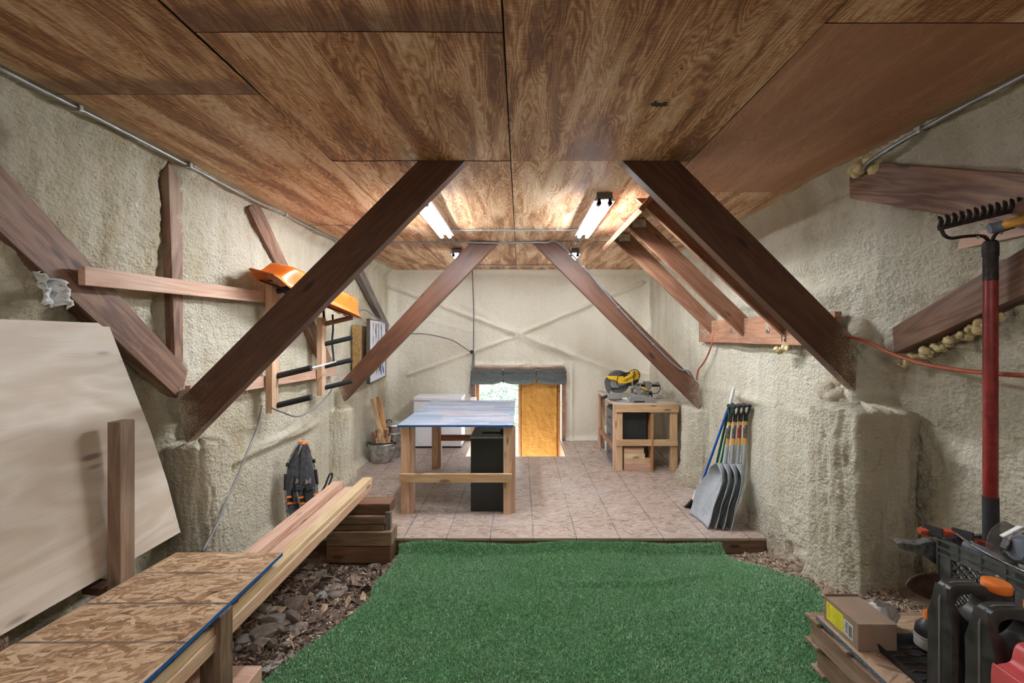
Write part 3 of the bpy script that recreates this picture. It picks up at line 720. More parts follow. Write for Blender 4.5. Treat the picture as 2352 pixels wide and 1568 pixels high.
wire('cable', [W(625, 937, -2.1), W(645, 945, -2.15), W(685, 956, -2.2), W(725, 935, -2.2), W(755, 905, -2.2), W(768, 880, -2.22)], .008, cable, 'thin dark wire drooping under the two lowest rack pegs')
wire('cable', [W(812, 715, -2.22), W(840, 712, -2.24), W(862, 728, -2.25), W(890, 745, -2.25)], .010, cable, 'grey cable from the sled tip towards the painting')

# ------------------------------------------------------------------ left wall rack, sled, pictures
rk = thing('wall_rack', 'wooden wall rack with black foam-sleeved pegs on the left wall', 'rack', (-2.3, 4.3, 1.2))
board('rail', (-2.315, 2.2, 2.215), (-2.315, 4.0, 2.25), .10, .038, (1, 0, 0), pinkM, rk)
board('rail', (-2.315, 2.9, 1.50), (-2.315, 5.22, 1.455), .10, .038, (1, 0, 0), pinkM, rk)
for y, z0, z1 in ((3.79, 1.20, 2.38), (4.73, 1.22, 2.10)):
    board('upright', (-2.255, y, z0), (-2.255, y, z1), .10, .06, (1, 0, 0), firM, rk)
for y, zs_ in ((3.83, (1.255, 1.525, 2.02, 2.305)), (4.77, (1.30, 1.545, 1.80, 2.03))):
    for z in zs_:
        p = obj('peg', MB().tube([(-2.24, y, z), (-1.93, y+.02, z+.075)], .027, 14), blkrub if z != 2.03 else raftM, rk, smooth=True)
        q = V((-1.93, y+.02, z+.075)); dr = V((.31, .02, .075)).normalized()
        obj('peg_core', MB().tube([q-dr*.01, q+dr*.002], .013, 10), blkpl, p)
# sled, upside down on the upper pegs
A, B = V((-2.13, 3.42, 2.40)), V((-2.02, 5.02, 2.17))
sd = thing('plastic_sled', 'orange plastic sled lying upside down on the top rack pegs', 'sled', (-2.1, 4.2, 2.25))
ax = (B-A).normalized(); up = V((.25, 0, 1)); up = (up-ax*up.dot(ax)).normalized(); sid = ax.cross(up); L = (B-A).length
def sl(u, v):
    # u along, v across; hull rises to a rounded-box back, with a flat flange
    a = u*2-1; b = v*2-1
    wid = .215*(1-.30*max(0, abs(a)-.45)**1.4*2.2)*(1 if a > 0 else 1-.25*a*a)
    e = max(abs(b)*1.0, sst(.70, 1.02, abs(a))*1.0)
    h = .175*(1-sst(.62, .93, abs(b)))*(1-sst(.70, .95, abs(a)))
    h += .012*math.exp(-((abs(b)-.25)/.07)**2)*(1-sst(.6, .8, abs(a)))
    lip = .012*sst(.9, 1, abs(b))
    curl = (.05*sst(-.75, -1, a) if a < 0 else -.02*sst(.8, 1, a))
    return A+ax*(L*u)+sid*(wid*b)+up*(h-lip+curl-.02)
obj('hull', MB().grid(60, 40, sl), orangeS, sd, smooth='all', solid=.006)
for u, v in ((.22, .3), (.45, .25)):
    p = V(sl(u, v)); obj('clip', MB().box(p+up*.008, (.05, .09, .012), Matrix.Rotation(.2, 3, 'Y')), whiteP, sd, bevel=.003)
rope = [V(sl(.99, .2))+V((0, 0, -.01)), V((-1.96, 4.85, 2.10)), V((-1.93, 4.6, 2.14)), V(sl(.6, .02))]
obj('rope', MB().tube(smooth_path(rope), .007, 6), blkpl, sd)
obj('rope', MB().tube(smooth_path([V(sl(.13, .02)), V((-1.98, 3.8, 2.25)), V((-2.0, 3.87, 2.16)), V((-2.05, 3.84, 2.13))]), .008, 6), blkpl, sd)
def strap(pts, w, label):
    mb = MB(); pts = smooth_path(pts, 5); n = len(pts)
    mb.grid(n, 2, lambda u, v: pts[min(n-1, round(u*(n-1)))]+V((0, (v-.5)*w, 0))+V(((v-.5)*w*.4, 0, 0)))
    tag(obj('strap', mb, blkpl, smooth='all', solid=.004), label, 'strap', 'black straps hanging through the rack')
strap([P(743, 712, 4.77), P(744, 740, 4.77), P(742, 790, 4.77), P(741, 840, 4.77)], .03, 'black webbing strap hanging from the sled across two pegs')
strap([P(764, 722, 4.85), P(765, 755, 4.85), P(763, 785, 4.85), P(767, 832, 4.85)], .025, 'narrower black strap hanging at the peg tips under the sled')
strap([P(634, 800, 3.9), P(633, 815, 3.9), P(631, 838, 3.9)], .03, 'short black strap end showing below the near left strut')
strap([P(632, 690, 3.9), P(631, 700, 3.9), P(629, 718, 3.9)], .03, 'short black strap loop under the left end of the sled')
wire('white_rod', [(-2.02, 3.85, 1.575), (-2.10, 4.75, 1.60)], .010, whiteP, 'thin white rod lying across two rack pegs', 'rod', k=1)
pc = thing('painting', 'abstract painting of blue, yellow and black splashes on a white canvas', 'painting', (-2.22, 6.6, 1.65))
p0, p1 = V((-2.17, 6.0, 0)), V((-2.30, 7.12, 0)); pd = (p1-p0).normalized(); pn = V((pd.y, -pd.x, 0))
def pq(u, v, o=0.0): return p0+(p1-p0)*u+V((0, 0, 1.20+.94*v))+pn*o
obj('canvas', MB().prism([pq(.01, .01), pq(.99, .01), pq(.99, .99), pq(.01, .99)], -pn*.03), plain('pale lavender-white canvas', (.62, .63, .70), .7, 0, .06), pc)
mb = MB()
for a, b in (((0, 0), (1, .018)), ((0, .982), (1, 1)), ((0, 0), (.016, 1)), ((.984, 0), (1, 1))):
    mb.prism([pq(a[0], a[1], .008), pq(b[0], a[1], .008), pq(b[0], b[1], .008), pq(a[0], b[1], .008)], -pn*.05)
obj('frame', mb, plain('dark grey-brown frame', (.10, .085, .07), .5), pc)
mb = MB(); rr = random.Random(21)
for k in range(150):
    mb.cur = rr.choice([0, 0, 1, 1, 2, 2, 3, 4]); g = rr.random()
    u = rr.gauss(.45, .22); v = rr.uniform(.05, .9)
    if v > .55: u = .2+.5*round(rr.random()*3)/3+rr.gauss(0, .02)
    if not (.05 < u < .95): continue
    l = rr.uniform(.04, .22)*(1.3 if v > .5 else 1); w = rr.uniform(.004, .013)*(1.8 if v < .4 else .8); sl_ = rr.gauss(0, .05)+(.45-u)*.3*(1 if v < .5 else .2)
    v1 = min(.96, v+l); u1 = min(.96, max(.03, u+sl_*l*3))
    mb.add([pq(u-w, v, .0015), pq((u+u1)/2-w*1.6, (v+v1)/2, .0015), pq(u1, v1, .0015), pq((u+u1)/2+w*1.6, (v+v1)/2, .0015), pq(u+w, v, .0015)], [(0, 1, 2, 3, 4)])
obj('brushwork', mb, [plain('black paint', (.03, .035, .04), .5), plain('blue paint', (.03, .13, .42), .5), plain('yellow paint', (.62, .42, .05), .5), plain('light blue paint', (.25, .50, .60), .5), plain('orange paint', (.5, .16, .04), .5)], pc)
fr = thing('picture_frame', 'golden brown wooden frame hanging just behind the abstract painting', 'picture', (-2.3, 5.9, 1.7))
obj('frame', MB().bb((-2.38, 5.90, 1.32), (-2.26, 5.94, 2.05)), gold, fr, bevel=.004); obj('backing_board', MB().bb((-2.36, 5.93, 1.33), (-2.33, 6.75, 2.04)), fineply, fr)

# ------------------------------------------------------------------ birch plywood sheet, lumber rack with strand board top, lumber
def bs(px, py): # on a plane leaning against the wall
    for X in [x*.002-2.6 for x in range(300)]:
        q = W(px, py, X)
        if X >= -2.37+(1.97-q.z)*.085: return q
    return q
pts = [bs(250, 742), bs(415, 1222)]
mid = [bs(300, 870), bs(345, 985), bs(385, 1105)]
b0, b1 = V((-2.375, 1.0, 1.985)), V((-2.255, 1.0, .60))
sheet = [b0, V((pts[0].x, pts[0].y, pts[0].z)), *mid, pts[1], b1]
tag(plate('plywood_sheet', sheet, (-.016, 0, -.0014), (0, 1, 0), birch), 'large pale birch plywood sheet with a slanted end leaning on the left wall', 'plywood')
ZB = .56
wb = thing('strand_board_bench', 'low bench with a blue-edged strand board top and timber posts', 'bench', (-1.8, 1.8, -.15))
ta, tb, tc, td = V((-2.125, 2.575, 0)), V((-1.468, 2.575, 0)), V((-1.445, 1.0, 0)), V((-2.28, 1.0, 0))
M0 = Matrix.Translation(V((-1.78, 1.8, ZB-.01)))
q = [p-V((-1.78, 1.8, 0)) for p in (ta, tb, tc, td)]
def inq(x, y):
    return all((q[(k+1) % 4].x-q[k].x)*(y-q[k].y)-(q[(k+1) % 4].y-q[k].y)*(x-q[k].x) <= -.0005 for k in range(4))
obj('top', MB().prism([V((p.x, p.y, .01)) for p in q], (0, 0, -.019)).flakes(5200, inq, (-.5, .34, -.8, .78), .13, .024, .01, 5, .25), benchO, wb, mat=M0)
obj('painted_edge', MB().prism([V((-1.4675, 2.575, ZB+.0005)), V((-1.4445, 1.0, ZB+.0005)), V((-1.4445, 1.0, ZB-.0195)), V((-1.4675, 2.575, ZB-.0195))], (.0015, 0, 0)), blueP, wb)
board('leg', (-1.50, 2.06, -.15), (-1.50, 2.06, ZB-.02), .10, .09, (0, -1, 0), timM, wb)
board('post', (-2.20, 2.30, .036), (-2.20, 2.30, 1.43), .072, .085, (0, -1, 0), postM, wb)
board('crossbar', (-2.40, 2.33, .50), (-1.50, 2.17, .50), .085, .04, (0, 0, 1), timD, wb)
board('crossbar', (-2.42, 1.75, .40), (-2.2, 1.75, .40), .085, .16, (0, 0, 1), timD, wb)
board('strut_block', (-2.38, 1.86, .1), (-2.38, 1.86, .60), .09, .09, (1, 0, 0), raftM, wb)
board('base_timber', (-2.3, 2.26, -.05), (-1.46, 2.26, -.05), .20, .17, (0, 0, 1), pinkM, wb, bevel=.006)
# timber cribbing at the deck edge
def crib(x0, x1, y, z0, z1, dp, m, lb): return tag(board('timber', (x0, y, (z0+z1)/2), (x1, y, (z0+z1)/2), dp, z1-z0-.004, (0, 0, 1), m, bevel=.008), lb, 'timber', 'timbers stacked under the lumber')
def zz(py, Y): return CZ-(py-CY)*Y/F
Yt = 3.74
crib(-1.74, -1.165, Yt+.09, zz(1294, Yt), zz(1255, Yt), .18, timD, 'reddish bottom timber of the stack beside the green turf')
crib(-1.74, -1.155, Yt+.09, zz(1255, Yt), zz(1221, Yt), .18, timM, 'grey rough timber second from the bottom of the stack')
crib(-1.74, -1.23, Yt+.10, zz(1221, Yt), zz(1207, Yt), .16, timM, 'thin old board third from the bottom of the timber stack')
crib(-1.74, -1.22, Yt+.10, zz(1207, Yt), zz(1187, Yt), .16, timM, 'weathered board second from the top of the timber stack')
crib(-1.74, -1.185, Yt+.13, zz(1187, Yt), zz(1161, Yt), .16, timD, 'red-brown square timber topping the stack below the lumber')
tag(board('post', (-1.2, 3.80, -.2), (-1.2, 3.80, .30), .05, .05, (0, -1, 0), greyW), 'grey upright timber end beside the timber stack at the deck corner', 'timber')
zl = zz(1161, Yt)
lum = []
def lumber(xa, xb, ya, yb, k, m, lb, w=.095):
    z = zl+.019+k*.0395
    return tag(board('lumber', (xa, ya, z), (xb, yb, z), w, .038, (0, 0, 1), m, bevel=.004), lb, 'lumber', 'new boards stacked along the left side')
lumber(-1.525, -1.512, 1.0, 4.10, 0, firM, 'bottom board on the outer side of the new lumber stack')
lumber(-1.520, -1.512, 1.0, 4.12, 1, firM, 'middle board on the outer side of the new lumber stack')
lumber(-1.525, -1.520, 1.0, 4.15, 2, pineM, 'yellow pine board on top of the outer lumber column', .09)
lumber(-1.635, -1.632, 1.0, 4.02, 0, firM, 'bottom board of the middle lumber column')
lumber(-1.635, -1.636, 1.0, 4.0, 1, pinkM, 'pink board on top of the middle lumber column')
lumber(-1.75, -1.755, 1.0, 4.02, 0, firM, 'bottom board of the lumber column next to the wall')
lumber(-1.75, -1.757, 1.0, 4.02, 1, firM, 'middle board of the lumber column next to the wall')
lumber(-1.75, -1.76, 1.0, 4.03, 2, pinkM, 'pink-brown board on top of the lumber column next to the wall')
# snowshoes
deckG = plain('scuffed charcoal decking', (.055, .057, .065), .5, 0, .4)
def snowshoe(M_, label, heel):
    t = thing('snowshoe', label, 'snowshoe', M_.translation, M_.to_euler(), 'pair of snowshoes')
    h, w = .74, .105
    out = [V((0, 0, h)), V((-.03, .0, h-.01)), V((-w*.75, 0, h-.16)), V((-w, 0, h-.32)), V((-w*.92, 0, .25)), V((-w*.7, 0, .07)), V((-.035, 0, .0)), V((.035, 0, 0)), V((w*.7, 0, .07)), V((w*.92, 0, .25)), V((w, 0, h-.32)), V((w*.75, 0, h-.16)), V((.03, 0, h-.01)), V((0, 0, h))]
    pp = smooth_path(out, 5)
    pp = [p+V((0, -.06*sst(.55, .74, p.z), 0)) for p in pp]
    obj('frame', MB().tube(pp[:-1], .0095, 8, closed=True), steel, t, True, smooth=True)
    dk = [p*1.0 for p in pp[4:-5]]; dk = [V((p.x*.86, p.y, .37+(p.z-.37)*.95)) for p in pp[:-1]]
    obj('decking', MB().prism(dk, (0, .004, 0)), deckG, t, True)
    ti = MB(); 
    for q in (pp[:5], pp[-6:]): ti.tube(q, .0115, 8)
    obj('toe_cap', ti, orangeP, t, True)
    for z, wv in ((.22, .098), (.16, .088)): obj('heel_strap', MB().box((0, -.012, z), (2*wv, .008, .018), Matrix.Rotation(.12, 3, 'Y')), orangeP, t, True)
    for sx in (-1, 1):
        obj('lashing', MB().tube([(sx*w*.985, 0, .30), (sx*w*1.0, 0, .45)], .0145, 8), blkpl, t, True)
        obj('lashing', MB().tube([(sx*w*.93, -.01, .52), (sx*w*.90, -.012, .555)], .0145, 8), blkpl, t, True)
    st = MB()
    for k in range(5):
        for sx in (-1, 1): st.lathe([(0, -.004), (.006, -.002), (.006, 0)], (sx*.055, -.005, .28+k*.05), 8, axis='y')
    obj('rivets', st, steel, t, True)
    b = obj('binding', MB().box((0, -.02, .24), (.09, .03, .14)).box((0, -.045, .30), (.07, .02, .05)), blkrub, t, True, bevel=.008)
    obj('crampon', MB().prism([(-.03, -.03, .33), (.03, -.03, .33), (.025, -.06, .40), (0, -.05, .37), (-.025, -.06, .40)], (0, .006, 0)), steel, t, True)
    if heel:
        obj('binding_strap', MB().tube(smooth_path([(.10, -.03, .20), (.15, -.06, .27), (.20, -.07, .36), (.235, -.06, .37), (.235, -.05, .33), (.19, -.05, .26), (.16, -.05, .18)]), .010, 6), blkrub, t, True)
        obj('buckle', MB().box((.165, -.055, .25), (.03, .02, .05)), yellow, t, True)
    return t
from mathutils import Euler
snowshoe(Matrix.Translation(V((-2.21, 4.08, .10))) @ Euler((-.10, .10, math.radians(62))).to_matrix().to_4x4(), 'left snowshoe of the pair, partly behind the other, leaning on the foam wall', False)
snowshoe(Matrix.Translation(V((-2.09, 4.16, .08))) @ Euler((-.16, -.05, math.radians(52))).to_matrix().to_4x4(), 'right snowshoe of the pair with dangling binding strap, standing in front', True)

# ------------------------------------------------------------------ painted table, cabinet under it
tb = thing('work_table', 'tall table with a streaky blue-grey painted top in the middle', 'table', (-.68, 5.2, 0))
TZ = .955
obj('tabletop', MB().box((0, 0, 0), (1.225, 1.68, .02)), tableP, tb, mat=Matrix.Translation(V((-.685, 5.24, TZ-.01))), bevel=.002)
obj('painted_edge', MB().bb((-1.2985, 4.3975, TZ-.021), (-.0715, 4.40, TZ-.001)), blueP, tb)
def leg2(x0, y0, s, nm='leg'):
    board(nm, (x0, y0, 0), (x0, y0, TZ-.021), .089, .038, (0, -1, 0), firM, tb)
    p = board(nm, (x0+s*.064, y0+.05, 0), (x0+s*.064, y0+.05, TZ-.021), .089, .038, (1, 0, 0), pinkM, tb)
leg2(-1.225, 4.45, 1); leg2(-.135, 4.45, 1); leg2(-1.225, 6.0, 1); leg2(-.135, 6.0, -1)
board('stretcher', (-1.275, 4.41, .395), (-.09, 4.41, .395), .09, .038, (0, -1, 0), benchW, tb)
board('stretcher', (-1.2, 6.04, .42), (-.1, 6.04, .42), .085, .038, (0, -1, 0), raftM, tb)
board('apron', (-1.275, 5.97, TZ-.07), (-.09, 5.97, TZ-.07), .09, .038, (0, -1, 0), benchW, tb)
cb = thing('file_cabinet', 'black cabinet with a grey top standing under the painted table', 'cabinet', (-.33, 4.8, 0))
obj('body', MB().bb((-.535, 4.50, 0), (-.165, 5.02, .79)), blackP, cb, bevel=.004)
obj('cabinet_top', MB().bb((-.54, 4.495, .79), (-.16, 5.025, .805)), greyTop, cb, bevel=.002)
bc = thing('bar_clamp', 'dark steel bar clamp lying on the black cabinet under the tabletop', 'clamp', (-.3, 4.6, .81))
obj('bar', MB().bb((-.42, 4.60, .815), (-.10, 4.615, .835)), dkst, bc); obj('jaw', MB().bb((-.22, 4.59, .806), (-.11, 4.65, .862)), blkpl, bc, bevel=.004)
# freezer and things along the back wall
fz = thing('chest_freezer', 'white chest freezer against the back wall', 'freezer', (-1.4, 7.25, 0))
obj('body', MB().bb((-1.80, 7.02, .03), (-.985, 7.46, .79)), white, fz, bevel=.012)
obj('lid', MB().bb((-1.805, 7.01, .80), (-.98, 7.46, .86)), white, fz, bevel=.012)
obj('plinth', MB().bb((-1.78, 7.04, 0), (-1.0, 7.44, .03)), blkpl, fz)
obj('lid_handle', MB().bb((-1.45, 6.995, .80), (-1.33, 7.012, .815)), greyTop, fz, bevel=.003)
obj('drain_plug', MB().lathe([(0, -.01), (.02, -.01), (.022, 0)], (-1.70, 7.02, .10), 14, axis='y'), whiteP, fz)
obj('caster', MB().bb((-1.78, 7.05, 0), (-1.74, 7.1, .03)), blkpl, fz)
tc = thing('metal_trash_can', 'galvanised trash can with a lid behind the wood-filled tub', 'trash can', (-2.15, 6.75, 0))
obj('can', MB().lathe([(0, .005), (.155, .005), (.16, .03), (.163, .10), (.158, .11), (.168, .13), (.178, .36), (.186, .37), (.180, .385), (.184, .40), (.19, .47), (.196, .475), (.19, .48)], (-2.02, 6.62, 0), 32), galv, tc, smooth=True)
ld = obj('lid', MB().lathe([(.20, .478), (.203, .495), (.19, .51), (.10, .525), (0, .53)], (-2.02, 6.62, 0), 32), galv, tc, smooth=True)
obj('lid_handle', MB().tube(smooth_path([(-2.10, 6.56, .52), (-2.10, 6.56, .565), (-2.03, 6.56, .565), (-2.02, 6.56, .525)]), .008, 6), dkst, ld)
obj('side_handle', MB().tube(smooth_path([(-1.88, 6.53, .12), (-1.84, 6.52, .08), (-1.80, 6.53, .10), (-1.85, 6.57, .13)]), .006, 6), dkst, tc)
tk = thing('propane_tank', 'white rounded tank or bucket half hidden behind the table leg', 'tank', (-1.93, 7.1, 0))
obj('tank', MB().lathe([(0, .01), (.10, .01), (.115, .05), (.15, .08), (.155, .14), (.155, .33), (.14, .40), (.09, .44), (.0, .45)], (-1.97, 7.12, 0), 28), whiteP, tk, smooth=True)
obj('base_ring', MB().lathe([(.10, 0), (.115, 0), (.115, .05), (.10, .05)], (-1.97, 7.12, 0), 24), gold, tk)
pb = thing('product_box', 'small blue and red box between the table leg and the freezer', 'box', (-1.88, 7.3, 0))
obj('carton', MB().bb((-1.95, 7.40, .0), (-1.82, 7.47, .44)), plain('dark blue print', (.03, .05, .13), .5), pb); obj('red_panel', MB().bb((-1.85, 7.396, .08), (-1.82, 7.401, .44)), plain('red print', (.35, .03, .025), .5), pb); obj('blue_panel', MB().bb((-1.93, 7.396, .28), (-1.89, 7.401, .42)), plain('bright blue print', (.03, .14, .35), .5), pb)
tu = thing('galvanised_tub', 'oval galvanised tub full of kindling by the left wall', 'tub', (-2.05, 6.2, 0))
c0 = (-2.09, 6.28, 0)
obj('tub', MB().lathe([(0, .004), (.145, .004), (.155, .015), (.185, .20), (.192, .205), (.187, .215), (.195, .27), (.203, .275), (.196, .282), (.188, .27), (.155, .03), (0, .02)], c0, 40, 1.0, .72), galv, tu, smooth=True)
for sx in (-1, 1): obj('tub_handle', MB().tube(smooth_path([(c0[0]+sx*.19, 6.22, .24), (c0[0]+sx*.205, 6.24, .285), (c0[0]+sx*.205, 6.32, .285), (c0[0]+sx*.19, 6.34, .24)]), .007, 6), dkst, tu)
tag(obj('metal_basin', MB().lathe([(0, .10), (.12, .10), (.150, .295), (.158, .30), (.150, .303), (.118, .115), (0, .115)], (c0[0]+.02, 6.30, .0), 36, 1.0, .70), galv, smooth=True), 'smaller grey basin sitting inside the tub around the kindling', 'basin')
rr = random.Random(5); kind = [timD, benchW, firM, trimO]
tag(board('wood_strip', (-2.02, 6.30, .13), (-2.27, 6.38, .93), .055, .03, (0, -1, 0), benchW), 'long wood strip standing in the tub, the left one of two', 'wood strip')
tag(board('wood_strip', (-1.985, 6.32, .13), (-2.19, 6.42, .955), .06, .035, (0, -1, 0), trimO), 'long wood strip standing in the tub, the right one of two', 'wood strip')
for k in range(17):
    x = c0[0]+rr.uniform(-.10, .11); y = 6.30+rr.uniform(-.055, .06); h = rr.uniform(.33, .50); w = rr.choice([.03, .04, .055])
    tag(board('kindling_stick', (x, y, .13), (x+rr.uniform(-.05, .05), y+rr.uniform(-.02, .02), h), w, rr.uniform(.014, .03), (rr.uniform(-1, 1), -1, 0), kind[k % 4], bevel=.001), 'short cut piece of wood standing in the galvanised tub', 'kindling', 'kindling in the tub')
# ------------------------------------------------------------------ saw bench at the right
BZ = .945
sb = thing('saw_bench', 'wooden bench with a plywood top carrying the yellow saw', 'bench', (1.75, 6.5, 0))
BX0, BX1, BY0, BY1 = 1.315, 2.235, 5.82, 7.20
obj('bench_top', MB().box((0, 0, 0), (BX1-BX0, BY1-BY0, .018)), plain('sawdusty plywood top', (.46, .38, .31), .6, 0, .25, .1, 5), sb, mat=Matrix.Translation(V(((BX0+BX1)/2, (BY0+BY1)/2, BZ-.009))))
obj('top_edge', MB().bb((BX0-.001, BY0-.002, BZ-.018), (BX1+.001, BY0, BZ-.001)).bb((BX0-.002, BY0, BZ-.018), (BX0, BY1, BZ-.001)), fineply, sb)
zt = BZ-.019
for x, y in ((1.385, 5.87), (2.155, 5.87), (1.385, 7.10), (2.155, 7.10)):
    board('leg', (x, y, 0), (x, y, zt), .10, .045, (0, -1, 0), benchW, sb)
for x, y in ((1.338, 5.91), (1.338, 7.08)):
    board('leg', (x, y, 0), (x, y, zt), .09, .04, (-1, 0, 0), pinkM, sb)
board('apron', (BX0+.02, 5.835, zt-.05), (BX1-.02, 5.835, zt-.05), .10, .028, (0, -1, 0), benchW, sb)
board('stretcher', (BX0+.03, 5.835, .40), (2.2, 5.835, .40), .088, .028, (0, -1, 0), benchW, sb)
board('apron', (1.34, 7.13, zt-.05), (2.2, 7.13, zt-.05), .10, .03, (0, -1, 0), benchW, sb)
board('stretcher', (1.345, 5.95, .30), (1.345, 7.05, .30), .088, .03, (-1, 0, 0), raftM, sb)
dr = thing('drawer_unit', 'dark three-drawer unit under the saw bench, its drawers facing the doorway', 'drawers', (1.55, 6.2, 0))
obj('carcass', MB().bb((1.375, 5.94, 0), (1.80, 6.56, .82)), blackP, dr, bevel=.003)
for k in range(3):
    z0 = .03+k*.258; f_ = obj('drawer', MB().bb((1.353, 5.955, z0), (1.376, 6.545, z0+.25)), drawM, dr, bevel=.003)
    obj('pull', MB().tube(smooth_path([(1.353, 6.20, z0+.135), (1.330, 6.21, z0+.13), (1.330, 6.29, z0+.13), (1.353, 6.30, z0+.135)]), .006, 6), dkst, f_)
tag(board('panel_offcut', (1.84, 6.05, 0), (1.84, 6.05, .80), .5, .02, (1, 0, 0), trimO), 'orange-brown panel standing beside the drawer unit', 'board')
for k, (x1, z0, z1, lb) in enumerate(((1.86, .0, .085, 'bottom and longest wood offcut stacked under the saw bench'), (1.83, .087, .165, 'second offcut from the bottom under the saw bench'), (1.755, .167, .24, 'third offcut from the bottom under the saw bench'), (1.74, .242, .315, 'top offcut of the pile under the saw bench'))):
    tag(board('wood_offcut', (1.46, 5.90, (z0+z1)/2), (x1, 5.90, (z0+z1)/2), .07, z1-z0, (0, 0, 1), [pinkM, firM, pineM, firM][k]), lb, 'offcut', 'offcuts under the saw bench')
tag(obj('paper_roll', MB().tube([(1.45, 6.92, .0), (1.45, 6.92, .40)], .05, 18), whiteP, smooth=True), 'white roll standing behind the left back leg of the saw bench', 'paper roll')
# mitre saw
ms = thing('mitre_saw', 'yellow sliding mitre saw with a round blade on the plywood bench', 'saw', (1.6, 6.1, BZ))
def S(cx, cy, Y=6.12): return P(1360+cx*.09354, 820+cy*.09354, Y)
def sp(nm, pts, y0, th, m, parent=ms, bevel=.004, Y=6.12):
    q = [S(*p, Y) for p in pts]; q = [V((a.x, y0, a.z)) for a in q]
    return obj(nm, MB().prism(q, (0, th, 0)), m, parent, bevel=bevel)
def circ(cx, cy, r, n=40, a0=0, a1=360): return [(cx+r*math.cos(math.radians(a0+(a1-a0)*k/n)), cy+r*math.sin(math.radians(a0+(a1-a0)*k/n))) for k in range(n+(1 if a1-a0 < 360 else 0))]
zb = BZ
obj('base', MB().prism([V((1.50, 5.93, zb)), V((1.93, 5.93, zb)), V((1.93, 5.93, zb+.02)), V((1.84, 5.93, zb+.06)), V((1.80, 5.93, zb+.095)), V((1.58, 5.93, zb+.095)), V((1.545, 5.93, zb+.075)), V((1.545, 5.93, zb+.02))], (0, .14, 0)), alu, ms, bevel=.006)
obj('base_slot', MB().bb((1.62, 5.926, zb+.004), (1.77, 5.935, zb+.024)), blkpl, ms)
obj('base', MB().prism([V((1.50, 6.32, zb)), V((1.93, 6.32, zb)), V((1.84, 6.32, zb+.06)), V((1.80, 6.32, zb+.095)), V((1.545, 6.32, zb+.075))], (0, .12, 0)), alu, ms, bevel=.006)
ar = obj('table_arm', MB().bb((1.28, 6.08, zb+.03), (1.70, 6.22, zb+.095)), alu, ms, bevel=.008)
obj('arm_handle', MB().tube([(1.29, 6.15, zb+.065), (1.24, 6.15, zb+.045), (1.20, 6.15, zb+.03)], [.022, .024, .018], 10), blkpl, ar)
obj('warning_label', MB().bb((1.53, 6.076, zb+.045), (1.61, 6.081, zb+.085)), yellow, ar)
tbm = obj('turntable', MB().lathe([(0, 0), (.15, 0), (.155, .03), (.14, .05), (0, .05)], (1.62, 6.15, zb), 36), alu, ms, smooth=True)
obj('base_wing', MB().prism([V((1.36, 5.98, zb+.012)), V((1.43, 5.97, zb+.02)), V((1.56, 5.97, zb+.03)), V((1.56, 5.97, zb+.002)), V((1.42, 5.97, zb))], (0, .05, 0)), alu, ms, bevel=.004)
fe = sp('fence', [(1045, 1000), (1115, 960), (1115, 700), (985, 700), (975, 760), (1040, 790), (1050, 880)], 5.98, .05, alu)
sp('fence', [(1045, 1000), (1115, 960), (1115, 760), (1040, 790), (1050, 880)], 6.33, .05, alu)
obj('hold_down_rod', MB().tube([S(985, 770, 6.0), S(985, 540, 6.0)], .010, 10), steel, fe); obj('hold_down_rod', MB().tube([S(1180, 900, 6.05), S(1180, 680, 6.05)], .012, 10), steel, fe)
obj('cross_bar', MB().bb(S(970, 690, 6.0)+V((0, -.015, 0)), S(1130, 722, 6.0)+V((0, .03, 0))), steel, fe, bevel=.003)
teeth = []
for k in range(72):
    a = 2*math.pi*k/72; teeth += [(655+285*math.cos(a), 625+285*math.sin(a)), (655+268*math.cos(a+.03), 625+268*math.sin(a+.03))]
sp('blade', [p for p in teeth if p[1] < 885], 6.148, .004, plain('dark blade steel', (.14, .145, .16), .4, .7, .15), bevel=0)
sp('upper_guard', circ(650, 625, 300, 28, 150, 330)+circ(650, 625, 120, 10, 330, 150)[:0]+[(760, 560), (500, 640)], 6.12, .075, plain('dark grey guard', (.07, .07, .075), .45), bevel=.006)
sp('lower_guard', [(300, 600), (330, 520), (480, 530), (455, 600), (440, 700), (470, 790), (430, 890), (390, 885), (330, 780)], 6.115, .012, plain('grey guard plate', (.11, .11, .115), .4), bevel=.002)
sp('guard_plate', [(455, 560), (600, 540), (900, 640), (760, 690), (640, 745), (475, 745), (445, 660)], 6.112, .01, alu, bevel=.002)
mo = sp('motor_housing', [(340, 465), (350, 458), (745, 462), (755, 500), (900, 430), (950, 350), (1020, 330), (1090, 325), (1140, 355), (1162, 420), (1150, 480), (1090, 520), (1010, 560), (880, 618), (640, 635), (600, 600), (530, 545), (400, 535)], 6.055, .11, yellow, bevel=.014)
tx = bpy.data.curves.new('lettering', 'FONT'); tx.body = 'DEWALT'; tx.size = .047; tx.extrude = .0006; tx.align_x = 'CENTER'; tx.offset = .0012; 
to = bpy.data.objects.new('lettering', tx); COL.objects.link(to)
a = S(925, 525); Rm = Matrix.Rotation(math.radians(28), 4, V((0, -1, 0))) @ Matrix.Rotation(math.radians(90), 4, 'X')
to.matrix_world = Matrix.Translation(V((a.x, 6.0535, a.z))) @ Rm
dg = bpy.context.evaluated_depsgraph_get(); me = bpy.data.meshes.new_from_object(to.evaluated_get(dg)); mw = to.matrix_world.copy(); bpy.data.objects.remove(to)
link('lettering', me, plain('black print', (.02, .02, .02), .5), mo, mat=mw)
sp('handle', [(640, 470), (720, 370), (910, 368), (925, 400), (870, 405), (760, 480), (750, 465), (850, 392), (745, 392), (700, 465)], 6.09, .035, blkpl, bevel=.004)
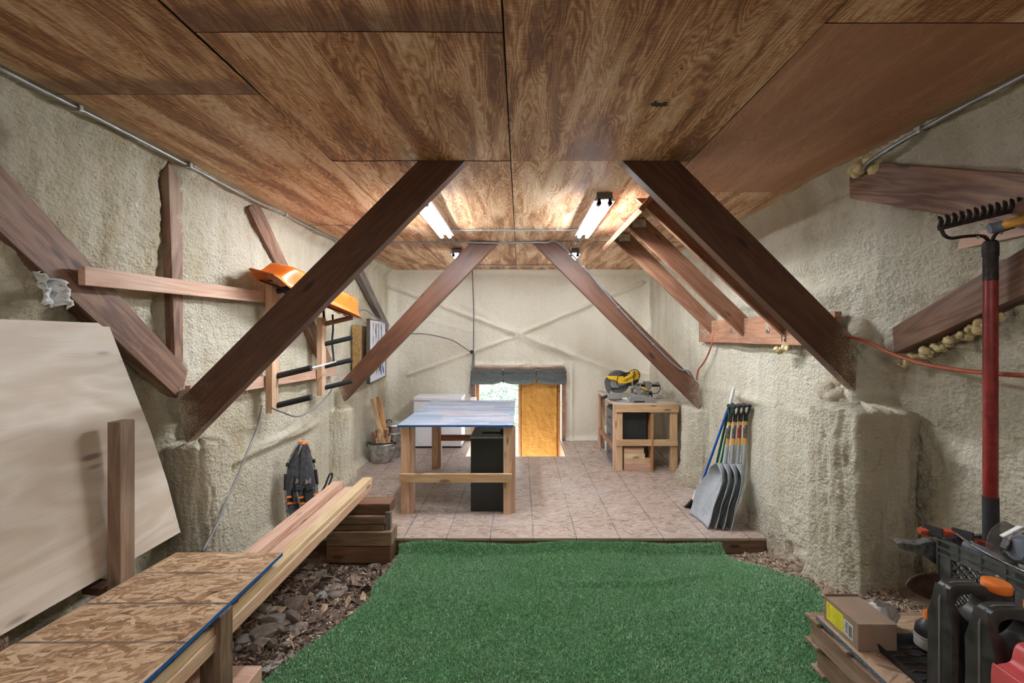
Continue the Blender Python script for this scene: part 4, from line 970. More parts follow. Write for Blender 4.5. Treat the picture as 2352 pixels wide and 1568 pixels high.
obj('screw', MB().lathe([(0, -.004), (.008, -.003), (.008, 0)], V((S(1108, 398).x, 6.055, S(1108, 398).z)), 10, axis='y'), blkpl, mo); obj('screw', MB().lathe([(0, -.004), (.006, -.003), (.006, 0)], V((S(735, 570).x, 6.055, S(735, 570).z)), 10, axis='y'), blkpl, mo)
for cy in (655, 700): obj('slide_rail', MB().tube([S(1020, cy, 6.15), S(1650, cy, 6.15)], .016, 12), steel if cy == 655 else dkst, ms, smooth=True)
sp('rail_support', [(1270, 600), (1440, 595), (1465, 640), (1455, 720), (1400, 840), (1385, 985), (1200, 985), (1215, 880), (1310, 830), (1310, 690), (1285, 640)], 6.09, .11, plain('warm grey casting', (.30, .29, .27), .5), bevel=.008)
sp('rail_end_cap', [(1540, 600), (1640, 600), (1655, 680), (1600, 690), (1560, 660)], 6.10, .09, alu, bevel=.006)
sp('motor_mount', [(850, 640), (1030, 570), (1110, 520), (1130, 600), (1040, 650), (1010, 700), (860, 690)], 6.08, .09, blkpl, bevel=.006)
obj('spring', MB().tube([S(1085+28*math.cos(k*.5), 570+28*math.sin(k*.5), 6.06+.002*k) for k in range(40)], .006, 6), dkst, ms)
sp('bevel_pointer', [(1215, 790), (1260, 735), (1310, 745), (1330, 800), (1270, 820)], 6.075, .03, yellow, bevel=.003)
kb = obj('bevel_knob', MB().tube([S(1390, 900, 6.10), S(1470, 890, 6.10)], .022, 10), blkpl, ms)
for dx, dy in ((10, -60), (30, 85), (-50, 30)): obj('knob_lobe', MB().tube([S(1445, 890, 6.10), S(1445+dx, 890+dy, 6.10)], [.014, .010], 8), blkpl, kb)
obj('power_cord', MB().tube(smooth_path([S(700, 400, 6.04), S(640, 460, 6.03), S(610, 600, 6.03), S(640, 700, 6.04), S(740, 715, 6.04), S(960, 700, 6.05), S(1100, 730, 6.02), S(1250, 800, 6.03), S(1400, 850, 6.02), S(1500, 890, 6.04), S(1600, 880, 6.08), S(1670, 790, 6.12), S(1665, 700, 6.12), S(1640, 650, 6.12)]), .0055, 6), blkpl, ms)
obj('power_cord', MB().tube(smooth_path([S(905, 370, 6.05), S(960, 330, 6.04), S(1050, 300, 6.04), S(1130, 340, 6.04), S(1165, 430, 6.04), S(1130, 580, 6.05), S(1040, 630, 6.05), S(1025, 480, 6.04), S(1035, 320, 6.04)]), .0055, 6), blkpl, ms)
tag(obj('crumpled_rag', MB().grid(22, 18, lambda u, v: (2.02+.13*u, 6.30+.14*v, BZ+.006+.06*math.sin(u*math.pi)*math.sin(v*math.pi)*(1+.9*nz(u*5, v*5, 2)))), clothS, smooth='all'), 'small crumpled pale rag on the right end of the saw bench', 'rag')

# ------------------------------------------------------------------ shovels and brooms at the right end of the deck
def make_shovel(first):
    t = thing('snow_shovel', *first)
    h, w = .60, .178
    def bl(u, v):
        b = u*2-1; z = h*v
        wid = w*(1-.46*sst(.35, 1.0, v)**1.3-.50*sst(.86, 1.03, v))
        curve = -.03*(1-b*b)*0+.085*abs(b)**2.6*(.25+.75*sst(0, .5, v))-.075*sst(.45, 1.0, v)*0
        rib = -.014*sum(math.exp(-((b-c)/.055)**2) for c in (-.22, 0, .22))*sst(.06, .2, v)*sst(.55, .40, v)*1.2
        soc = -.022*math.exp(-(b/.13)**2)*sst(.45, .62, v)
        return (wid*b, -curve+rib+soc-.40*max(0, .46-z)-.005, z)
    obj('blade', MB().grid(44, 34, bl), shovG, t, True, smooth='all', solid=.006)
    obj('socket', MB().tube([(0, -.085, .27), (0, -.03, .40), (0, .0, .50), (0, .002, .80)], [.004, .020, .023, .0215], 16), shovG, t, True, smooth=True)
    obj('handle', MB().tube([(0, .002, .79), (0, -.002, 1.07)], .0175, 14), woodH, t, True, smooth=True)
    lb = obj('label', MB().tube([(0, .0012, .865), (0, -.0012, 1.0)], .0180, 14), plain('dark printed label', (.10, .085, .075), .4, 0, .6, 0, 60), t, True, smooth=True)
    obj('barcode', MB().box((0, -.0185, .985), (.02, .002, .03)), whtL, lb, True)
    g = MB()
    for sx in (-1, 1): g.tube(smooth_path([(sx*.012, -.002, 1.05), (sx*.018, -.002, 1.10), (sx*.043, -.002, 1.15), (sx*.047, -.002, 1.195)]), .0115, 10)
    g.tube([(-.058, -.002, 1.195), (.058, -.002, 1.195)], .0165, 14); g.tube([(0, 0, 1.035), (0, -.002, 1.10)], .022, 12)
    obj('grip', g, blkpl, t, True, smooth=True)
    return t
rz = math.radians(-84); tl = math.radians(-9)
labs = ['frontmost of four nested grey snow shovels, its whole scoop showing', 'second of four nested grey snow shovels from the front', 'third of four nested grey snow shovels, with a dark red label', 'rearmost of four nested grey snow shovels, closest to the wall']
for k in range(4):
    loc = V((2.02+.070*k, 4.275-.012*k, -.016+.004*k)); rot = (math.radians(-7.5+1.3*k), 0, rz)
    if k == 0: s0_ = make_shovel((labs[0], 'shovel', loc, rot, 'snow shovels at the right wall')); t = s0_
    else: t = copytree(s0_, loc, rot, labs[k])
    if k == 2:
        for ch in t.children:
            if ch.name.startswith('label'):
                ch.data = ch.data.copy(); ch.data.materials[0] = plain('dark red printed label', (.22, .02, .02), .4, 0, .4, 0, 60)
br = thing('broom', 'blue-handled broom with a white head and black bristles beside the shovels', 'broom', (1.73, 4.3, 0))
a, b = P(1606, 1126, 4.60), P(1676, 928, 4.42)
obj('handle', MB().tube([a, b], .0125, 12), blueH, br, smooth=True)
ax2 = (b-a).normalized()
obj('head', MB().prism([a+V((-.075, -.02, -.11)), a+V((.075, -.02, -.06)), a+V((.045, -.02, .0)), a+V((.015, -.02, .03)), a+V((-.02, -.02, .02)), a+V((-.05, -.02, -.03))], (0, .05, 0)), whiteP, br, bevel=.012)
mb = MB(); rr = random.Random(2)
for k in range(420):
    u = rr.random(); o_ = a+V((-.075+.15*u, rr.uniform(-.018, .028), -.105+.05*u)); dd = V((-.085+.02*u+rr.uniform(-.02, .02), rr.uniform(-.02, .02), -.13+rr.uniform(-.01, .01)+(.0 if u < .8 else .01)))
    e_ = o_+dd; e_.z = max(e_.z, .004); w = V((.0016, 0, .0006)); mb.add([o_-w, o_+w, e_+w, e_-w], [(0, 1, 2, 3)]); w2 = V((0, .0016, 0)); mb.add([o_-w2, o_+w2, e_+w2, e_-w2], [(0, 1, 2, 3)])
tag(obj('bristles', mb, blkpl, br), kind='stuff')
gb = thing('broom', 'green-handled broom with a white grip, tallest beside the shovels', 'broom', (1.9, 4.3, 0))
a, b = P(1634, 1118, 4.62), P(1686, 888, 4.38); c_ = a+(b-a)*.84
obj('handle', MB().tube([a, c_], .013, 12), greenH, gb, smooth=True); obj('grip', MB().tube([c_, c_+(b-c_)*.8, b], [.016, .018, .012], 12), whiteP, gb, smooth=True)
obj('head', MB().box(a+V((-.02, 0, -.03)), (.13, .05, .06)), greenH, gb, bevel=.01); obj('bristles', MB().prism([a+V((-.085, -.02, -.06)), a+V((.045, -.02, -.06)), V((a.x+.04, a.y-.03, .003)), V((a.x-.10, a.y-.03, .003))], (0, .05, 0)), blkpl, gb)
mp = thing('mop', 'second green handle half hidden behind the shovel grips', 'broom', (1.95, 4.25, 0))
a, b = P(1652, 1085, 4.64), P(1683, 925, 4.40)
obj('handle', MB().tube([a, b], .013, 12), greenH, mp, smooth=True); obj('head', MB().prism([a+V((-.06, -.02, 0)), a+V((.06, -.02, 0)), V((a.x+.07, a.y-.02, .003)), V((a.x-.07, a.y-.02, .003))], (0, .05, 0)), whiteP, mp, bevel=.01)

# ------------------------------------------------------------------ turf
LE = [(-1.18, 4.0), (-1.12, 3.86), (-1.13, 3.62), (-1.20, 3.40), (-1.16, 3.22), (-1.22, 3.02), (-1.30, 2.82), (-1.40, 2.62), (-1.52, 2.42), (-1.60, 2.2), (-1.62, 1.9)]
RE = [(1.88, 4.0), (1.87, 3.86), (1.93, 3.62), (1.98, 3.40), (2.00, 3.22), (2.02, 3.02), (2.02, 2.82), (1.98, 2.62), (1.90, 2.42), (1.72, 2.2), (1.65, 1.9)]
def edge(E, y):
    for (x0, y0), (x1, y1) in zip(E, E[1:]):
        if y1 <= y <= y0: t = (y0-y)/(y0-y1); return x0+(x1-x0)*t
    return E[-1][0]
def th(x, y):
    z = -.16+.24*sst(1.0, 2.1, x)*sst(3.9, 2.7, y)+.16*sst(1.7, 2.4, x)*sst(4.3, 2.9, y)+.035
    z += .035*nz(x*.9, y*2.1, 3)+.016*math.sin(y*5.2+1.6*nz(x*.8, y*.6, 6)*3)*(.5+nz(x*.7, y, 9))+.012*nz(x*2.2, y*5.5, 4)
    z += .022*math.exp(-((y-3.36+.06*nz(x*1.5, 0, 2)-.05*x)/.035)**2)*sst(-.2, .6, x)*sst(1.9, 1.4, x)
    z += .10*sst(3.80, 3.89, y)**1.5*(.8+.25*nz(x*2, 3))
    return max(z, gz(x, y)+.008 if True else 0)
tf = thing('artificial_turf', 'large sheet of green artificial grass spread on the dirt', 'turf', (.3, 3, -.12))
NT_U, NT_V = 130, 110
TG = np.zeros((NT_U, NT_V, 3))
for i in range(NT_U):
    for j in range(NT_V):
        y = 3.895-(3.895-1.75)*j/(NT_V-1); x0, x1 = edge(LE, y), edge(RE, y); x = x0+(x1-x0)*i/(NT_U-1)
        TG[i, j] = (x, y, th(x, y))
mb = MB(); mb.v = [V(p) for p in TG.reshape(-1, 3)]
for i in range(NT_U-1):
    for j in range(NT_V-1): mb.f.append([i*NT_V+j, (i+1)*NT_V+j, (i+1)*NT_V+j+1, i*NT_V+j+1]); mb.mi.append(0)
obj('backing', mb, plain('dark green turf backing', (.05, .17, .06), .9, 0, .3), tf, smooth='all')
rng = np.random.default_rng(4); NB_ = 330000
u = rng.random(NB_)*(NT_U-1.001); v = (rng.random(NB_)**1.15)*(NT_V-1.001)
i0 = u.astype(int); j0 = v.astype(int); fu = (u-i0)[:, None]; fv = (v-j0)[:, None]
base = TG[i0, j0]*(1-fu)*(1-fv)+TG[i0+1, j0]*fu*(1-fv)+TG[i0, j0+1]*(1-fu)*fv+TG[i0+1, j0+1]*fu*fv
ang = rng.random(NB_)*6.283; wv = .0022+.0010*rng.random(NB_); hh = .011+.007*rng.random(NB_)
side = np.stack([np.cos(ang), np.sin(ang), 0*ang], 1)*wv[:, None]
lean = np.stack([rng.normal(0, .007, NB_), rng.normal(-.003, .007, NB_), hh], 1)
vs = np.empty((NB_, 3, 3)); vs[:, 0] = base-side; vs[:, 1] = base+side; vs[:, 2] = base+lean
me = bpy.data.meshes.new('pile'); me.vertices.add(NB_*3); me.vertices.foreach_set('co', vs.reshape(-1).astype(np.float32))
me.loops.add(NB_*3); me.loops.foreach_set('vertex_index', np.arange(NB_*3, dtype=np.int32))
me.polygons.add(NB_); me.polygons.foreach_set('loop_start', np.arange(0, NB_*3, 3, dtype=np.int32)); me.update(calc_edges=True)
s = NT('green turf blades'); r = s.n('NewGeometry').outputs['Random Per Island']; n1 = s.noise(s.pos(), 2.2, 4)
sheen_n = s.noise(s.pos(), 1.1, 3); c = s.ramp(r, [(.0, (.14, .28, .12)), (.4, (.255, .46, .235)), (.8, (.38, .59, .39)), (1, (.66, .80, .70))])
c = s.mix(s.rng(sheen_n, .45, .75, 0, .35), c, (.48, .64, .52))  # paler patches, like the palest blades, paint bluish sheen into the colour
grassM = s.out(s.mix(s.rng(n1, .35, .7, 0, .35), c, (.15, .42, .15)), .38)
tag(link('pile', me, grassM, tf), kind='stuff')

# ------------------------------------------------------------------ rocks, bark chips
ROCKS = [(1250, 760, 160, 130, 'block-shaped brown rock standing upright, right of centre among the stones'), (1300, 640, 240, 95, 'long flat grey rock lying below the small cluster of stones'), (1060, 805, 240, 120, 'dark flattened rock touching the block-shaped brown rock'), (980, 935, 270, 130, 'largest slanted rock with a brown broken face, nearest the bench post'),
         (1458, 590, 85, 100, 'pale pointed stone at the end of the long flat grey rock'), (1560, 560, 120, 70, 'grey chunk in the small cluster of stones'), (1690, 480, 130, 80, 'pale flat rock at the back of the small cluster'), (1700, 540, 130, 90, 'brown rock at the right of the small cluster'), (1540, 330, 100, 95, 'rounded brown rock by itself below the timber stack'), (2080, 262, 90, 80, 'grey triangular stone against the bottom timber near the turf'), (2225, 250, 60, 60, 'small rounded stone at the very corner of turf and timber'),
         (770, 1000, 170, 100, 'dark flat rock beside the bench post'), (910, 1052, 160, 80, 'light grey rounded rock below the largest slanted rock'), (1050, 1030, 100, 110, 'knobbly brown stone beside the light grey rounded rock'), (1020, 1300, 170, 55, 'flat rock half under the turf edge near the base timber')]
SM = [(1150, 845, 140, 70), (1225, 885, 90, 60), (1290, 925, 110, 60), (1350, 870, 120, 80), (940, 690, 150, 90), (900, 780, 130, 90), (1190, 1040, 80, 60), (800, 860, 60, 50), (990, 630, 80, 50), (1360, 360, 60, 40), (1790, 485, 80, 35), (700, 1085, 80, 90), (1600, 495, 80, 60), (1500, 500, 60, 60), (1210, 620, 70, 50), (1130, 1160, 70, 45), (1250, 1120, 60, 40), (1440, 330, 70, 45), (1090, 640, 60, 45), (720, 920, 80, 50), (1390, 620, 60, 40), (1020, 1220, 70, 40), (1110, 1230, 90, 50), (1750, 600, 40, 40), (1330, 1010, 60, 35)]
import bmesh
rockM = plain('dusty brown-grey stone', (.20, .155, .125), .85, 0, .35, .5, 14)
rock2 = plain('grey stone', (.235, .215, .195), .85, 0, .25, .5, 14)
def ground_hit(px, py):
    z = -.14
    for _ in range(4): Y = F*(CZ-z)/(py-CY); X = (px-CX)*Y/F; z = gz(X, min(Y, 3.95))
    return V((X, Y, z))
def rock(px, py, w, h, sd, label, grp=None):
    k = .2296; p = ground_hit(380+px*k, 1240+(py+h*.42)*k); W_ = w*k*p.y/F; H_ = h*k*p.y/F*.72
    rr = random.Random(sd); b = bmesh.new(); bmesh.ops.create_icosphere(b, subdivisions=3, radius=1)
    pl = [(V((rr.gauss(0, 1), rr.gauss(0, 1), rr.gauss(0, 1))).normalized(), rr.uniform(.55, .85)) for _ in range(9)]
    for v_ in b.verts:
        c = v_.co.copy()
        for n_, d_ in pl:
            e = c.dot(n_)-d_
            if e > 0: c -= n_*e
        c *= 1+.06*noise.noise(c*3+V((sd, 0, 0)))
        v_.co = V((c.x*W_*.62, c.y*max(W_, H_)*.5, c.z*H_*.62))
    me = bpy.data.meshes.new('rock'); b.to_mesh(me); b.free()
    me.polygons.foreach_set('use_smooth', [True]*len(me.polygons)); me.set_sharp_from_angle(angle=math.radians(25))
    o = link('rock', me, rockM if sd % 3 else rock2); o.location = p+V((0, W_*.2, H_*.34)); o.rotation_euler = (rr.uniform(-.25, .25), rr.uniform(-.2, .2), rr.uniform(-.4, .4))
    return tag(o, label, 'rock', grp)
for k, (x, y, w, h, lb) in enumerate(ROCKS): rock(x, y, w, h, k+1, lb, 'stones on the dirt')
for k, (x, y, w, h) in enumerate(SM): rock(x, y, w, h, k+50, 'small stone among bark chips between the lumber and the turf', 'small stones among the bark')
def chips(name, n, xr, yr, cond, seed, mats, label, sz=(.006, .028)):
    rr = random.Random(seed); mb = MB(); c = 0
    while c < n:
        x = rr.uniform(*xr); y = rr.uniform(*yr)
        if not cond(x, y): continue
        l = rr.uniform(*sz)*(1+2*(rr.random() < .06)); w = l*rr.uniform(.25, .6); t = rr.uniform(.002, .005)
        R = Euler((rr.gauss(0, .5), rr.gauss(0, .5), rr.uniform(0, 6.28))).to_matrix()
        mb.cur = rr.choices(range(len(mats)), [5, 3, 2, 1][:len(mats)])[0]
        q = [R @ V(p) for p in ((-l, -w, 0), (l*.6, -w*.9, 0), (l, .1*w, 0), (l*.5, w, 0), (-l*.8, w*.7, 0))]; b = V((x, y, gz(x, y)+.006))
        mb.prism([b+p for p in q], R @ V((0, 0, t))); c += 1
    return tag(obj(name, mb, mats), label, 'bark chips', kind='stuff')
cm = [plain('dark bark', (.11, .07, .05), .9, 0, .4), plain('brown bark', (.20, .135, .10), .9, 0, .4), plain('grey-brown bark', (.29, .225, .18), .9, 0, .3), plain('pale wood chip', (.50, .37, .24), .8, 0, .3)]
chips('bark_mulch', 5200, (-2.3, -1.0), (1.9, 3.72), lambda x, y: x < edge(LE, y)+.05, 11, cm, 'dark bark chips covering the dirt between lumber and turf')
chips('wood_shavings', 2600, (1.55, 2.35), (2.1, 3.9), lambda x, y: x > edge(RE, y)-.05 and x < right_x(y, .1)-.02, 12, [cm[2], cm[3], cm[1], cm[0]], 'pale wood shavings on the dirt along the right wall', (.004, .016))
# ------------------------------------------------------------------ pallets and things at the right front
PX0, PX1, PY0, PY1, SZ = 1.50, 2.42, .97, 2.20, .462
def pallet(z0, label, dx=0.0):
    t = thing('wood_pallet', label, 'pallet', (1.95, 1.6, z0), group='two stacked pallets')
    for k in range(7):
        y = PY1-.045-k*(PY1-PY0-.09)/6; board('deck_board', (PX0+dx, y, z0+.132), (PX1, y, z0+.132), .09, .016, (0, 0, 1), palM, t)
    for k in range(3):
        y = PY1-.045-k*(PY1-PY0-.09)/2; board('bottom_board', (PX0+dx, y, z0+.008), (PX1, y, z0+.008), .09, .016, (0, 0, 1), palM, t)
    for x in (PX0+dx+.055, (PX0+PX1)/2, PX1-.05): board('stringer', (x, PY0, z0+.070), (x, PY1-.03, z0+.070), .106, .085, (1, 0, 0), palM, t)
pallet(SZ-.019-.142, 'upper of the two weathered pallets, holding the board with the cans')
pallet(SZ-.019-.285, 'lower of the two weathered pallets, standing on the dirt', .03)
s, c, f = osb('dusty strand board shelf', (.55, .42, .30), (.33, .21, .13), (.15, .085, .05)); shelfO = s.out(c, .6, f, .2, .003)
sh = thing('strand_board_shelf', 'strand board with a speckled grey-blue edge lying on the pallets', 'board', (1.9, 1.55, SZ))
obj('board', MB().box((0, 0, 0), (.93, 1.16, .018)).flakes(2300, lambda x, y: abs(x) < .464 and abs(y) < .579, (-.46, .30, -.57, .57), .12, .023, .009, 6, .3), shelfO, sh, mat=Matrix.Translation(V((1.985, 1.56, SZ-.009))))
obj('edge_band', MB().bb((1.5175, .98, SZ-.0185), (1.5195, 2.14, SZ+.0005)), blueG, sh)
cbx = thing('cardboard_box', 'brown cardboard box with a yellow warning label on the pallet corner', 'box', (1.625, 2.0, SZ), (0, 0, -.01))
hx, hy, hz = .088, .105, .122
obj('carton', MB().bb((-hx, -hy, .001), (hx, hy, hz)), card, cbx, True, bevel=.003)
obj('lid_flap', MB().prism([(-hx-.001, -hy, hz), (-hx-.001, hy+.002, hz), (hx*.9, hy+.002, hz), (hx, -hy, hz)], (0, 0, .003)), card, cbx, True)
obj('end_flap', MB().bb((-hx, hy, .01), (hx*.9, hy+.004, hz+.012)), card, cbx, True)
yl = obj('warning_label', MB().bb((-hx-.0015, -.015, .022), (-hx, .092, .106)), yelL, cbx, True)
m = MB()
rr = random.Random(8)
for k in range(9):
    z = .096-k*.0085; m.bb((-hx-.002, -.008, z), (-hx-.0014, .060-rr.uniform(0, .03), z+.0028))
m.prism([(-hx-.002, .085, .088), (-hx-.002, .070, .088), (-hx-.002, .0775, .101)], (.0006, 0, 0))
for k in range(5): m.bb((-hx-.002, .064+k*.0, .080-k*.011), (-hx-.0014, .086, .0835-k*.011))
obj('printed_lines', m, plain('olive print', (.35, .32, .03), .6), yl, True)
wl = obj('address_label', MB().bb((-hx-.0015, -.075, .025), (-hx, -.018, .096)), whtL, cbx, True)
m = MB(); y = -.070
while y < -.05: w = rr.choice([.001, .0018, .0026]); m.bb((-hx-.002, y, .034), (-hx-.0014, y+w, .085)); y += w+.0022
for k in range(6): m.bb((-hx-.002, -.046, .084-k*.009), (-hx-.0014, -.024-rr.uniform(0, .008), .0875-k*.009))
obj('printed_lines', m, ink, wl, True)
ty = thing('boot_tray', 'black plastic boot tray with raised ridges holding the jerry cans', 'tray', (1.86, 1.74, SZ))
def rr_rect(x0, x1, y0, y1, r, z, n=7):
    o = []
    for cx, cy, a in ((x1-r, y1-r, 0), (x0+r, y1-r, 90), (x0+r, y0+r, 180), (x1-r, y0+r, 270)):
        o += [V((cx+r*math.cos(math.radians(a+90*k/n)), cy+r*math.sin(math.radians(a+90*k/n)), z)) for k in range(n+1)]
    return o
m = MB(); rings = [rr_rect(1.625, 2.02, 1.37, 1.96, .05, SZ+.030), rr_rect(1.620, 2.025, 1.365, 1.965, .055, SZ+.036), rr_rect(1.63, 2.015, 1.375, 1.955, .05, SZ+.036), rr_rect(1.645, 2.0, 1.39, 1.94, .045, SZ+.007)]
for r in [rr_rect(1.635, 2.01, 1.38, 1.95, .05, SZ+.001)]+rings: m.v += r
nn = len(rings[0])
for k in range(4):
    for i in range(nn): m.f.append([k*nn+i, k*nn+(i+1) % nn, (k+1)*nn+(i+1) % nn, (k+1)*nn+i]); m.mi.append(0)
m.f.append(list(range(4*nn, 5*nn))); m.mi.append(0)
obj('tray', m, blkpl, ty, smooth=True)
m = MB()
for k in range(12): m.tube([(1.66+.028*j, 1.42+k*.044+(.008 if j % 2 else 0), SZ+.0085) for j in range(12)], .003, 5)
obj('ridges', m, plain('dusty brown ridge', (.07, .05, .035), .7), ty)
def jerry_can(loc, label):
    t = thing('jerry_can', label, 'jerry can', loc, group='black jerry cans')
    w, d, h = .325, .118, .465
    # outline in x-z seen from the front, with a handle hole
    outl = [(0, 0), (w, 0), (w, .32), (w-.02, .365), (.225, .415), (.215, .43), (.175, .438), (.155, .46), (.12, h), (.045, h), (.015, .45), (0, .41)]
    ol = smooth_path([V((x, 0, z)) for x, z in outl+outl[:1]], 4)[:-1]
    hole = [V((.075+.066*math.cos(a)*1.0, 0, .385+.048*math.sin(a)*(1.25 if math.sin(a) < 0 else 1.0))) for a in [2*math.pi*k/len(ol) for k in range(len(ol))]]
    hole = [V((q.x+.03*(1-(q.z-.33)/.1)+.008, 0, q.z)) for q in hole]
    # match hole start to outline by angle
    cen = V((.085, 0, .385)); import cmath
    def angl(p): return math.atan2(p.z-cen.z, p.x-cen.x)
    hole = sorted(hole, key=angl); ol2 = sorted(range(len(ol)), key=lambda i: angl(ol[i])); st_ = ol2[0]; ol = ol[st_:]+ol[:st_]
    if angl(ol[1]) < angl(ol[0]): ol = [ol[0]]+ol[1:][::-1]
    n = len(ol); m = MB()
    prof = [(0, .012), (.012, .0), (d-.012, .0), (d, .012)]
    for y, ins in prof:
        for q in ol:
            dv = (q-V((w*.5, 0, .2))); m.v.append(q-dv.normalized()*ins+V((0, y, 0)))
    for y, ins in [(.0, -.010), (.03, .0), (d-.03, .0), (d, -.010)]:
        for q in hole:
            dv = (q-cen); m.v.append(cen+dv*(1-ins*6)+V((0, y, 0)))
    N_ = 4*n
    for k in range(3):
        for i in range(n):
            j = (i+1) % n
            m.f.append([k*n+i, k*n+j, (k+1)*n+j, (k+1)*n+i]); m.mi.append(0)
            m.f.append([N_+k*n+i, N_+(k+1)*n+i, N_+(k+1)*n+j, N_+k*n+j]); m.mi.append(0)
    for i in range(n):
        j = (i+1) % n
        m.f.append([i, N_+i, N_+j, j]); m.f.append([3*n+i, 3*n+j, N_+3*n+j, N_+3*n+i]); m.mi += [0, 0]
    for q_ in m.v: q_.y = d/2+(q_.y-d/2)*(1-.52*sst(.33, .43, q_.z)*sst(.25, .18, q_.x))
    b_ = obj('body', m, jerry, t, True, smooth=True, bevel=0)
    obj('seam', MB().tube([V((-.001, d/2, .02)), V((-.002, d/2, .40)), V((.012, d/2, .45)), V((.05, d/2, .4665)), V((.12, d/2, .4665))], .0035, 6), plain('scuffed pale seam', (.16, .16, .165), .5), b_, True)
    obj('cap', MB().lathe([(0, .468), (.040, .468), (.043, .464), (.043, .438), (.040, .434)], (.222, d/2, 0), 28), orangeP, t, True, smooth=True)
    obj('neck', MB().lathe([(.041, .434), (.044, .42), (.046, .40)], (.222, d/2, 0), 24), jerry, t, True, smooth=True)
    return t
j1 = jerry_can((1.64, 1.572, SZ+.008), 'rear black jerry can with an orange screw cap')
j2 = copytree(j1, V((1.64, 1.43, SZ+.008)), None, 'front black jerry can, right behind the red fuel can')
gc = thing('fuel_can', 'faded red plastic fuel can cut off at the bottom right', 'fuel can', (1.525, 1.183, SZ))
ol = smooth_path([V((0, 0, 0)), V((.28, 0, 0)), V((.28, 0, .40)), V((.16, 0, .44)), V((.085, 0, .44)), V((.062, 0, .385)), V((.02, 0, .372)), V((0, 0, .345)), V((0, 0, 0))], 5)[:-1]
obj('body', MB().prism(ol, (0, .17, 0)), redGas, gc, True, bevel=.016, smooth=True)
obj('spout_cap', MB().lathe([(0, .50), (.03, .50), (.032, .46), (.036, .43)], (.12, .085, 0), 20), plain('yellow cap', (.65, .45, .03), .4), gc, True, smooth=True)
# oil bottle, plastic bag
ob = thing('oil_bottle', 'small dark oil bottle with an orange cap beside the rear jerry can', 'bottle', (1.865, 1.905, SZ+.008))
obj('bottle', MB().lathe([(0, 0), (.045, 0), (.05, .008), (.05, .075), (.047, .085), (.045, .10), (.028, .125), (.018, .135), (.018, .145), (0, .145)], (0, 0, 0), 28), blkpl, ob, True, smooth=True)
obj('label', MB().lathe([(.0505, .012), (.0508, .014), (.0508, .066), (.0505, .068)], (0, 0, 0), 28), plain('pale printed bottle label', (.42, .40, .37), .5, 0, .2), ob, True, smooth=True)
obj('label_stripe', MB().lathe([(.0511, .056), (.0513, .0575), (.0511, .059)], (0, 0, 0), 28), redPl, ob, True)
obj('cap', MB().lathe([(.020, .138), (.020, .168), (.018, .171), (0, .171)], (0, 0, 0), 20), orangeP, ob, True, smooth=True)
def bagf(u, v):
    a = 2*math.pi*u; r = (.052+.014*math.sin(3*a+2*v)+.01*nz(math.cos(a)*3, math.sin(a)*3, v*5))*(math.sin(math.pi*(.12+.80*v)))**.55
    return (1.775+r*1.4*math.cos(a), 2.05+r*1.0*math.sin(a), SZ+.003+.115*v+.012*nz(math.cos(a)*2, v*4, 3)*v)
tag(obj('plastic_bag', MB().grid(48, 26, bagf), bagM, smooth='all'), 'crinkled grey plastic bag between the cardboard box and the oil bottle', 'bag')
# crate
cr = thing('plastic_crate', 'dark grey plastic crate behind the jerry cans', 'crate', (2.2, 1.9, SZ))
c0_, cu, cv = V((2.03, 2.03, SZ)), V((.06, -.33, 0)), V((.38, .055, 0)); CH = .455
cun, cvn = cu.normalized(), cv.normalized()
def side(o, a, outn):
    L = a.length; an = a.normalized(); m = MB()
    def bx(s0, s1, z0, z1, t=.008, off=0.0):
        p = [o+an*s0+V((0, 0, z0)), o+an*s1+V((0, 0, z0)), o+an*s1+V((0, 0, z1)), o+an*s0+V((0, 0, z1))]; m.prism([q+outn*off for q in p], -outn*t)
    bx(0, L, CH-.072, CH-.010, .004); bx(0, L, CH-.012, CH, .016, .004); bx(0, L, CH-.045, CH-.038, .01, .005); bx(0, L, CH-.076, CH-.068, .012, .005)
    bx(0, L, 0, .05, .006)
    for k in range(5): s_ = k*L/4; bx(max(0, s_-.004), min(L, s_+.004), CH-.075, CH, .012, .005)
    bx(0, .055, 0, CH, .006); bx(L-.055, L, 0, CH, .006); bx(0, .006, 0, CH, .014, .004); bx(L-.006, L, 0, CH, .014, .004); bx(.05, .056, .05, CH-.07, .012, .004)
    w = .006
    for sgn in (1, -1):
        for k in range(-9, 14):
            s0 = .055+k*.042; pts = []
            for t in range(0, 21):
                z = .05+(CH-.12)*t/20; s_ = s0+sgn*(z-.05)*.9*(1)+(0 if sgn > 0 else .33)
                if .055 <= s_ <= L-.055: pts.append(o+an*s_+V((0, 0, z)))
            if len(pts) > 1: m.prism([pts[0]-an*w*.5, pts[0]+an*w*.5, pts[-1]+an*w*.5, pts[-1]-an*w*.5], -outn*.008)
    obj('side_panel', m, crateM, cr)
side(c0_, cu, -cvn); side(c0_+cv, cu, cvn); side(c0_, cv, -cun); side(c0_+cu, cv, cun)
obj('crate_floor', MB().prism([c0_, c0_+cu, c0_+cu+cv, c0_+cv], (0, 0, .012)), crateM, cr)
CT = SZ+CH
